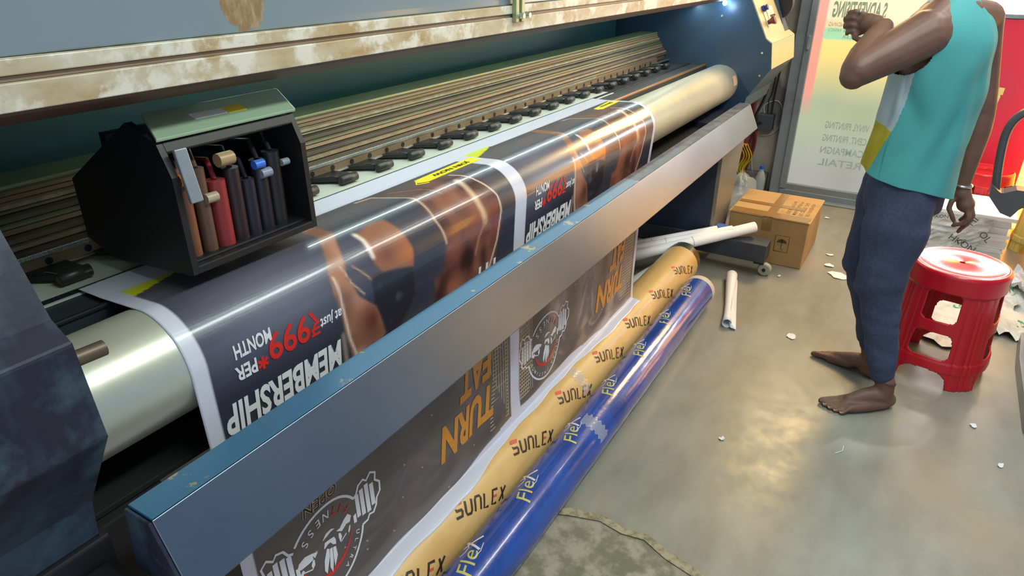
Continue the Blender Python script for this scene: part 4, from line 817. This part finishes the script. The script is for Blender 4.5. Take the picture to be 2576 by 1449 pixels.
sheet('wrapper_sheet', 3.95, -.60, .70, .40, 10, .05, 'crumpled white wrapping with green marks lying right of the red stool', 'wrapping', 4.7, [(-.3, .1, .09, 70), (0, -.1, .09, 60), (.1, .3, .08, 80), (.3, 0, .09, 70)], grp='wrapping paper on the floor')
sheet('wrapper_sheet', 4.25, -.72, .35, .36, 35, .07, 'pale bluish crumpled sheet farther back behind the green-marked wrapping', 'wrapping', 8.1, [], mt=m_cloth, z0=.03, grp='wrapping paper on the floor')
tg = B().box(4.18, 4.26, -.60, -.49, .085, .087).build('printed_label_sheet', m_paper); tag(tg, 'small printed paper label on top of the crumpled wrapping', 'paper')
bpy.data.objects.remove(tg)
# ------------------------------------------------------------------ dark chair and pale gold pan at the right edge
ch = thing('armchair', 'dark grey tube-armed chair cut off by the right edge of the frame', 'chair', (4.25, -.65, 0))
def smoothpath(P, n=8):
    P = [Vector(p) for p in P]; Q = []
    for i in range(len(P)-1):
        p0, p1, p2, p3 = P[max(i-1, 0)], P[i], P[i+1], P[min(i+2, len(P)-1)]
        for k in range(n):
            t = k/n; Q.append(.5*((2*p1)+(p2-p0)*t+(2*p0-5*p1+4*p2-p3)*t*t+(3*p1-p0-3*p2+p3)*t**3))
    return Q+[P[-1]]
B().tube(smoothpath([(4.30, -.375, .50), (4.30, -.352, .66), (4.30, -.345, .80), (4.30, -.375, .885), (4.30, -.45, .93), (4.28, -.62, .95)]), .021, 14).build('arm_tube', m_chair, ch)
B().prism([(-.35, .54), (-.35, .48), (-.42, .40), (-.47, .385), (-.50, .44), (-.62, .47), (-.62, .53), (-.46, .53), (-.40, .50)], 4.24, 4.34).build('seat_bracket', m_chair, ch, bevel=.012)
B().tube(smoothpath([(4.28, -.60, .95), (4.40, -.64, .93), (4.52, -.66, .80), (4.54, -.66, .50)]), .019, 14).build('back_post', m_chair, ch)
B().box(4.1, 4.6, -1.05, -.60, .44, .52).build('seat', m_chair, ch, bevel=.03)
for x, y in ((4.15, -.98), (4.55, -.98), (4.15, -.68), (4.55, -.68)): B().tube([(x, y, .45), (x, y, 0)], .015, 10).build('leg', m_chair, ch)
st2 = make_stool((4.97, -.74), .40, .135, .165, 30, 'pale yellow plastic stool between the far red stool and the dark chair', None, mat_=M('pale_yellow_plastic', 'd9cf7c', .2), sticker=False)
mc = thing('side_cabinet', 'rounded grey cabinet edge at the right border of the frame beside the stool', 'cabinet', (3.2, -.9, 0))
b = B(); pts = [(2.72, -1.2)]+[(2.80+.10*math.cos(a), -.68+.12*math.sin(a)) for a in [PI-.0-PI/2*i/10 for i in range(11)]]+[(3.3, -.557), (3.55, -.575), (3.66, -.66), (3.66, -1.2)]
R = [[(p[0], p[1], z) for p in pts] for z in (0, .06)]; b.rings(R, 0, False); b.build('plinth', m_frame, mc, bevel=.01)
b = B(); cx_, cy_ = 3.2, -.95; R = [[(cx_+(p[0]-cx_)*.985, cy_+(p[1]-cy_)*.96, z) for p in pts] for z in (.061, .28)]; b.rings(R, 0, False); b.build('body', m_wallb, mc, bevel=.02)

# ------------------------------------------------------------------ the person
PE = thing('person', 'barefoot person in a teal sleeveless jersey and navy sweatpants standing with one arm raised', 'person', (2.83, .0, 0))
def remeshed(b, name, mt, parent, vox, smooth_=6, fac=.5, disp=None):
    o = b.build(name, mt, parent)
    r = o.modifiers.new('r', 'REMESH'); r.mode = 'VOXEL'; r.voxel_size = vox; r.use_smooth_shade = True
    s_ = o.modifiers.new('s', 'SMOOTH'); s_.iterations = smooth_; s_.factor = fac
    dg = bpy.context.evaluated_depsgraph_get(); me = bpy.data.meshes.new_from_object(o.evaluated_get(dg)); o.modifiers.clear(); old = o.data; o.data = me; bpy.data.meshes.remove(old)
    off = ORG[parent.name]
    if disp:
        me.calc_loop_triangles(); nn = [v.normal.copy() for v in me.vertices]
        for v, n_ in zip(me.vertices, nn): v.co += n_*disp(v.co+off, n_)
    for p in me.polygons: p.use_smooth = True
    if not me.materials: me.materials.append(mt)
    return o
def cap(b, pts, rs, n=16, sq=1):
    b.tube(pts, rs, n, sq=sq)
    for p, r in zip(pts, rs): b.ball(p, r*.995, n=n)
DF = Vector((.5, .866, 0)); LF = Vector((-.866, .5, 0)); UP = Vector((0, 0, 1))
def ell(b, rows, n=40, m=0):
    """stack of ellipses: (z, centre x, centre y, half width across the shoulders, half depth)"""
    b.rings([[Vector((cx, cy, z))+LF*(a*math.cos(t))+DF*(d_*math.sin(t)) for t in [2*PI*i/n for i in range(n)]] for z, cx, cy, a, d_ in rows], m)
bd = B()
ell(bd, [(.80, 2.84, .02, .13, .10), (.90, 2.85, .02, .15, .105), (1.0, 2.85, .015, .145, .10), (1.1, 2.85, .012, .145, .10), (1.2, 2.85, .01, .16, .105), (1.3, 2.85, .01, .165, .105), (1.38, 2.85, .01, .16, .095), (1.44, 2.855, .015, .12, .08), (1.47, 2.86, .02, .07, .06)])
Ls, Rs = Vector((2.705, .075, 1.375)), Vector((2.995, -.075, 1.405))
Le, Lw = Vector((2.53, .235, 1.272)), Vector((2.735, .205, 1.385)); Re, Rw = Vector((3.02, -.150, 1.10)), Vector((3.005, -.155, .835))
cap(bd, [(2.86, .02, 1.44), (2.88, .045, 1.56)], [.058, .055])
bd.ball((2.90, .075, 1.655), (.078, .092, .108), n=28); cap(bd, [(2.915, .13, 1.60), (2.91, .11, 1.62)], [.045, .05])      # head, jaw
bd.ball((2.94, .158, 1.645), (.014, .018, .02)); bd.ball((2.935, .15, 1.60), (.022, .014, .012))                       # nose, mouth
for sg in (1, -1): bd.ball(Vector((2.90, .075, 1.645))+LF*.078*sg, (.012, .018, .03)); bd.ball(Vector((2.935, .135, 1.665))+LF*.03*sg, (.014, .012, .010))
cap(bd, [Vector((2.85, .03, 1.43)), Ls+Vector((.03, 0, 0)), Ls, Ls.lerp(Le, .35), Ls.lerp(Le, .75), Le], [.075, .078, .076, .068, .058, .052])
cap(bd, [Le, Le.lerp(Lw, .3), Le.lerp(Lw, .75), Lw], [.052, .054, .042, .034]); bd.ball(Le+Vector((-.01, .008, -.016)), .043)
cap(bd, [Vector((2.85, .0, 1.42)), Rs, Rs.lerp(Re, .3), Rs.lerp(Re, .8), Re], [.075, .066, .058, .050, .045])
cap(bd, [Re, Re.lerp(Rw, .25), Re.lerp(Rw, .7), Rw], [.045, .047, .036, .029])
# left hand (raised near the face): palm, four curled fingers, thumb
def finger(b, pts, r0, r1): cap(b, [Vector(p) for p in pts], [r0+(r1-r0)*i/(len(pts)-1) for i in range(len(pts))], 10)
ph = Lw+Vector((.02, .045, .012)); cap(bd, [Lw, Lw+Vector((.012, .025, .008)), ph], [.031, .034, .034], sq=.7)
for i, (dz, ln) in enumerate(((.030, .9), (.010, 1.05), (-.012, 1), (-.034, .8))):
    k = ph+Vector((0, .018, dz)); finger(bd, [ph+Vector((0, 0, dz*.6)), k+Vector((.0, .012, 0)), k+Vector((-.004, .036*ln, .006)), k+Vector((.010, .058*ln, .001)), k+Vector((.028, .060*ln, -.006))], .0105, .008)
finger(bd, [Lw+Vector((.0, .02, -.02)), Lw+Vector((-.01, .045, -.038)), Lw+Vector((.0, .068, -.040)), Lw+Vector((.012, .085, -.034))], .011, .009)
# right hand (hanging): index and thumb pinched into a ring, other fingers loosely curled
pw = Rw; pc = Vector((3.0, -.185, .765)); cap(bd, [pw, pw+Vector((0, -.008, -.03)), pc], [.030, .034, .032], sq=.75)
def onhand(y, z, x=3.0): return Vector((x, y, z))
finger(bd, [onhand(-.150, .800, 2.995), onhand(-.138, .775, 2.985), onhand(-.135, .745, 2.98), onhand(-.150, .722, 2.98), onhand(-.160, .702, 2.985)], .012, .009)
finger(bd, [onhand(-.195, .75, 2.985), onhand(-.205, .722, 2.975), onhand(-.196, .700, 2.975), onhand(-.176, .688, 2.98), onhand(-.165, .680, 2.985)], .0115, .0085)
finger(bd, [onhand(-.205, .755, 3.0), onhand(-.218, .725, 3.0), onhand(-.210, .693, 3.0), onhand(-.194, .670, 3.0), onhand(-.188, .655, 3.0)], .0115, .0085)
finger(bd, [onhand(-.200, .752, 3.02), onhand(-.213, .722, 3.02), onhand(-.206, .695, 3.02), onhand(-.190, .676, 3.02)], .011, .008)
finger(bd, [onhand(-.190, .752, 3.035), onhand(-.202, .727, 3.037), onhand(-.196, .705, 3.037), onhand(-.184, .692, 3.035)], .010, .0075)
# legs and feet
LH, LK, LA = Vector((2.77, .025, .83)), Vector((2.735, .020, .49)), Vector((2.685, -.085, .085))
RH, RK, RA = Vector((2.92, .06, .83)), Vector((2.915, .085, .49)), Vector((2.905, -.012, .085))
for h_, k_, a_ in ((LH, LK, LA), (RH, RK, RA)):
    cap(bd, [h_, h_.lerp(k_, .5), k_], [.078, .068, .052]); cap(bd, [k_, k_.lerp(a_, .3), k_.lerp(a_, .8), a_], [.052, .052, .036, .034])
def foot(b, ank, e, lat, L_, nails):
    e = Vector(e).normalized(); lat = Vector(lat).normalized(); h = Vector((ank[0], ank[1], 0))-e*.035
    P = lambda t, l, z: h+e*(t*L_)+lat*l+UP*z
    cap(b, [P(.04, 0, .034), P(.14, 0, .034)], [.032, .034]); cap(b, [ank+UP*.03, Vector((ank[0], ank[1], .06)), P(.12, 0, .04)], [.033, .037, .034])
    cap(b, [P(.16, 0, .062), P(.40, -.006, .050), P(.62, -.008, .034)], [.036, .030, .022])
    cap(b, [P(.12, .012, .024), P(.40, .026, .021), P(.66, .030, .019)], [.023, .020, .018]); cap(b, [P(.40, -.020, .033), P(.70, -.026, .020)], [.022, .020]); cap(b, [P(.45, .0, .035), P(.70, .004, .021)], [.024, .018])
    for i, (l, t0, t1, r) in enumerate(((-.034, .70, .985, .0135), (-.012, .70, .975, .0095), (.007, .68, .935, .009), (.024, .65, .885, .0085), (.040, .61, .825, .0088))):
        sp = 1+.12*i
        cap(b, [P(t0, l*.9, .024 if i < 4 else .02), P((t0+t1)/2, l*1.02, .021), P(t1-.03, l*1.08, r+.002), P(t1, l*1.10, r)], [r*.95, r*.9, r, r*.9], 10)
        nails.append((P(t1+.005, l*1.10, r*1.62), e, lat, r))
nl = []
foot(bd, LA, (-.58, .815, 0), (-.815, -.58, 0), .262, nl); foot(bd, RA, (.36, .93, 0), (.93, -.36, 0), .262, nl)
body = remeshed(bd, 'body', m_skin, PE, .0048, 5, .5)
b = B()
for p, e, l, r in nl: b.add([p+e*.004+l*(r*.55)-UP*.001, p+e*.004-l*(r*.55)-UP*.001, p-e*.007-l*(r*.6)+UP*.002, p-e*.007+l*(r*.6)+UP*.002, p+e*.004-UP*.006, p-e*.007-UP*.006], [(0, 1, 2, 3), (0, 4, 1), (0, 3, 5, 4), (1, 4, 5, 2), (2, 5, 3)])
b.build('toenails', m_nail, PE)['kind'] = 'stuff'
b = B(); b.ball((2.893, .062, 1.685), (.084, .098, .098), n=30); hr = remeshed(b, 'hair', m_hair, PE, .007, 3, disp=lambda p, n_: .006*noise.noise(p*60))
# eyes
for sg in (1, -1):
    e_ = B().ball(Vector((2.943, .148, 1.665))+LF*.03*sg, .0095, n=12).build('eye', M('eye_white', 'e0dcd4', .2) if 'eye_white' not in bpy.data.materials else bpy.data.materials['eye_white'], PE)
    B().ball(Vector((2.9475, .156, 1.665))+LF*.03*sg, .0045, n=10).build('iris', m_blk, e_)
# sweatpants
b = B()
ell(b, [(.76, 2.84, .02, .152, .118), (.84, 2.84, .02, .160, .126), (.90, 2.845, .022, .152, .116), (.925, 2.848, .02, .145, .108)])
LA2, RA2 = Vector((2.692, -.062, .145)), Vector((2.908, -.005, .150))
for h_, k_, a_, out in ((LH, LK, LA2, 1), (RH, RK, RA2, 0)):
    cap(b, [h_, h_.lerp(k_, .35)+Vector((0, -.006, 0)), h_.lerp(k_, .7), k_+Vector((0, .006, 0))], [.106, .114, .098, .086]); cap(b, [k_+Vector((0, .006, 0)), k_.lerp(a_, .25), k_.lerp(a_, .6), k_.lerp(a_, .88)], [.082, .073, .062, .055])
    cap(b, [k_.lerp(a_, .88), a_], [.052, .047])
def fold(p, n_):
    z = p.z; a = .0
    for zc, w_, s_ in ((.42, .09, 48), (.72, .12, 30)):
        a += math.exp(-((z-zc)/w_)**2)*.003*math.sin(s_*(z+.55*p.y-.35*p.x)+6*noise.noise(p*5))
    a += .010*noise.noise(p*8)+.005*noise.noise((p.x*13+p.z*6, p.y*13-p.z*9, p.z*22))*math.exp(-((z-.36)/.22)**2)
    return a*(1 if z > .16 else .3)
pants = remeshed(b, 'sweatpants', m_navy, PE, .006, 5, .5, disp=fold)
# jersey: open shell with a deep armhole
NT, NZ = 300, 220; rows = [(0, 2.842, .022, .178, .148), (.10, 2.848, .022, .172, .142), (.22, 2.85, .015, .168, .136), (.33, 2.85, .012, .180, .134), (.42, 2.85, .01, .190, .132), (.50, 2.85, .01, .186, .122), (.555, 2.852, .012, .168, .10), (.59, 2.856, .016, .13, .08), (.615, 2.86, .02, .085, .066)]
def row(q): 
    for a_, b_ in zip(rows[:-1], rows[1:]):
        if q <= b_[0]: t = (q-a_[0])/(b_[0]-a_[0]); return [a_[i]*(1-t)+b_[i]*t for i in range(5)]
    return rows[-1]
V = []
rt_ = np.array([row(.615*j/NZ) for j in range(NZ+1)]); kr = 17
pad = np.vstack([2*rt_[0]-rt_[kr:0:-1], rt_, 2*rt_[-1]-rt_[-2:-kr-2:-1]]); rt_ = np.stack([np.convolve(np.convolve(pad[:, c_], np.ones(kr)/kr, 'same'), np.ones(kr)/kr, 'same')[kr:-kr] for c_ in range(5)], 1)
for j in range(NZ+1):
    q = .615*j/NZ; _, cx, cy, a_, d_ = rt_[j]
    for i in range(NT):
        t = 2*PI*i/NT; hemz = .868+.030*math.cos(t)+.030*math.sin(t)-.006*math.cos(3*t)
        z = hemz+(1.475-hemz)*q/.615
        fo = .004*math.sin(9*t+q*9)*max(0, 1-q/.5)+.006*noise.noise((math.cos(t)*3, math.sin(t)*3, q*3))+.006*math.sin(7*t+5*noise.noise((q*4, t, 2))+q*6)*math.exp(-((q-.22)/.2)**2)+.006*math.sin(30*(q-.28*math.cos(t+2.2)))*math.exp(-((q-.40)/.12)**2)*max(0, math.cos(t-PI-.7))
        V.append(Vector((cx, cy, z))+LF*((a_+fo)*math.cos(t))+DF*((d_+fo)*math.sin(t)))
F, MI = [], []
for j in range(NZ):
    q = .615*(j+.5)/NZ
    for i in range(NT):
        t = (2*PI*(i+.5)/NT+PI) % (2*PI)-PI                 # 0 = his left side, pi/2 = front
        for c_, w_, q0, q1 in ((0.28, .80, .37, .605), (PI, .55, .40, .60)):
            dt = abs((t-c_+PI) % (2*PI)-PI); hc, hh = (q0+q1)/2, (q1-q0)/2
            if (dt/w_)**2+(abs(q-hc)/hh)**2.4 < 1: break
        else:
            front = (t > np.interp(q, [0, .1, .2, .4], [.35, .14, -.06, -.22])) and t < 2.85
            side_ = False
            F.append((j*NT+i, j*NT+(i+1) % NT, (j+1)*NT+(i+1) % NT, (j+1)*NT+i)); MI.append(0 if not (front or side_) else (3 if side_ and q > .2 else (2 if q < .18 else 1)))
b = B()
for f_, mi in zip(F, MI): pass
b.v = [tuple(v) for v in V]; b.f = F; b.m = MI; b.sm = [True]*len(F)
sh = b.build('jersey', [m_teal, m_shw, m_shy, m_shn], PE)
bm = bmesh.new(); bm.from_mesh(sh.data); bmesh.ops.delete(bm, geom=[v for v in bm.verts if not v.link_faces], context='VERTS'); bm.to_mesh(sh.data); bm.free()
sh.modifiers.new('cloth', 'SOLIDIFY').thickness = .003
# bangle, anklet, ring
def torus(c, ax, R_, r, mt, name, n=40, sq=1):
    ax = Vector(ax).normalized(); u = ax.orthogonal().normalized(); v = ax.cross(u); c = Vector(c); R = []
    for i in range(n):
        a = 2*PI*i/n; d_ = u*math.cos(a)+v*math.sin(a); R.append([c+d_*(R_+r*math.cos(k))+ax*(r*sq*math.sin(k)) for k in [2*PI*j/8 for j in range(8)]])
    b = B(); b.rings(R+[R[0]], 0, True, False); return b.build(name, mt, PE)
torus(Rw+Vector((0, -.001, .0)), (0, -.05, 1), .034, .0028, m_silver, 'bangle', sq=1.6)
torus(LA+Vector((.002, .004, .036)), (.1, -.25, 1), .0385, .0018, m_thread, 'ankle_thread')
B().ball(ph+Vector((-.012, .034, .036)), (.006, .004, .006)).build('finger_ring', m_silver, PE)
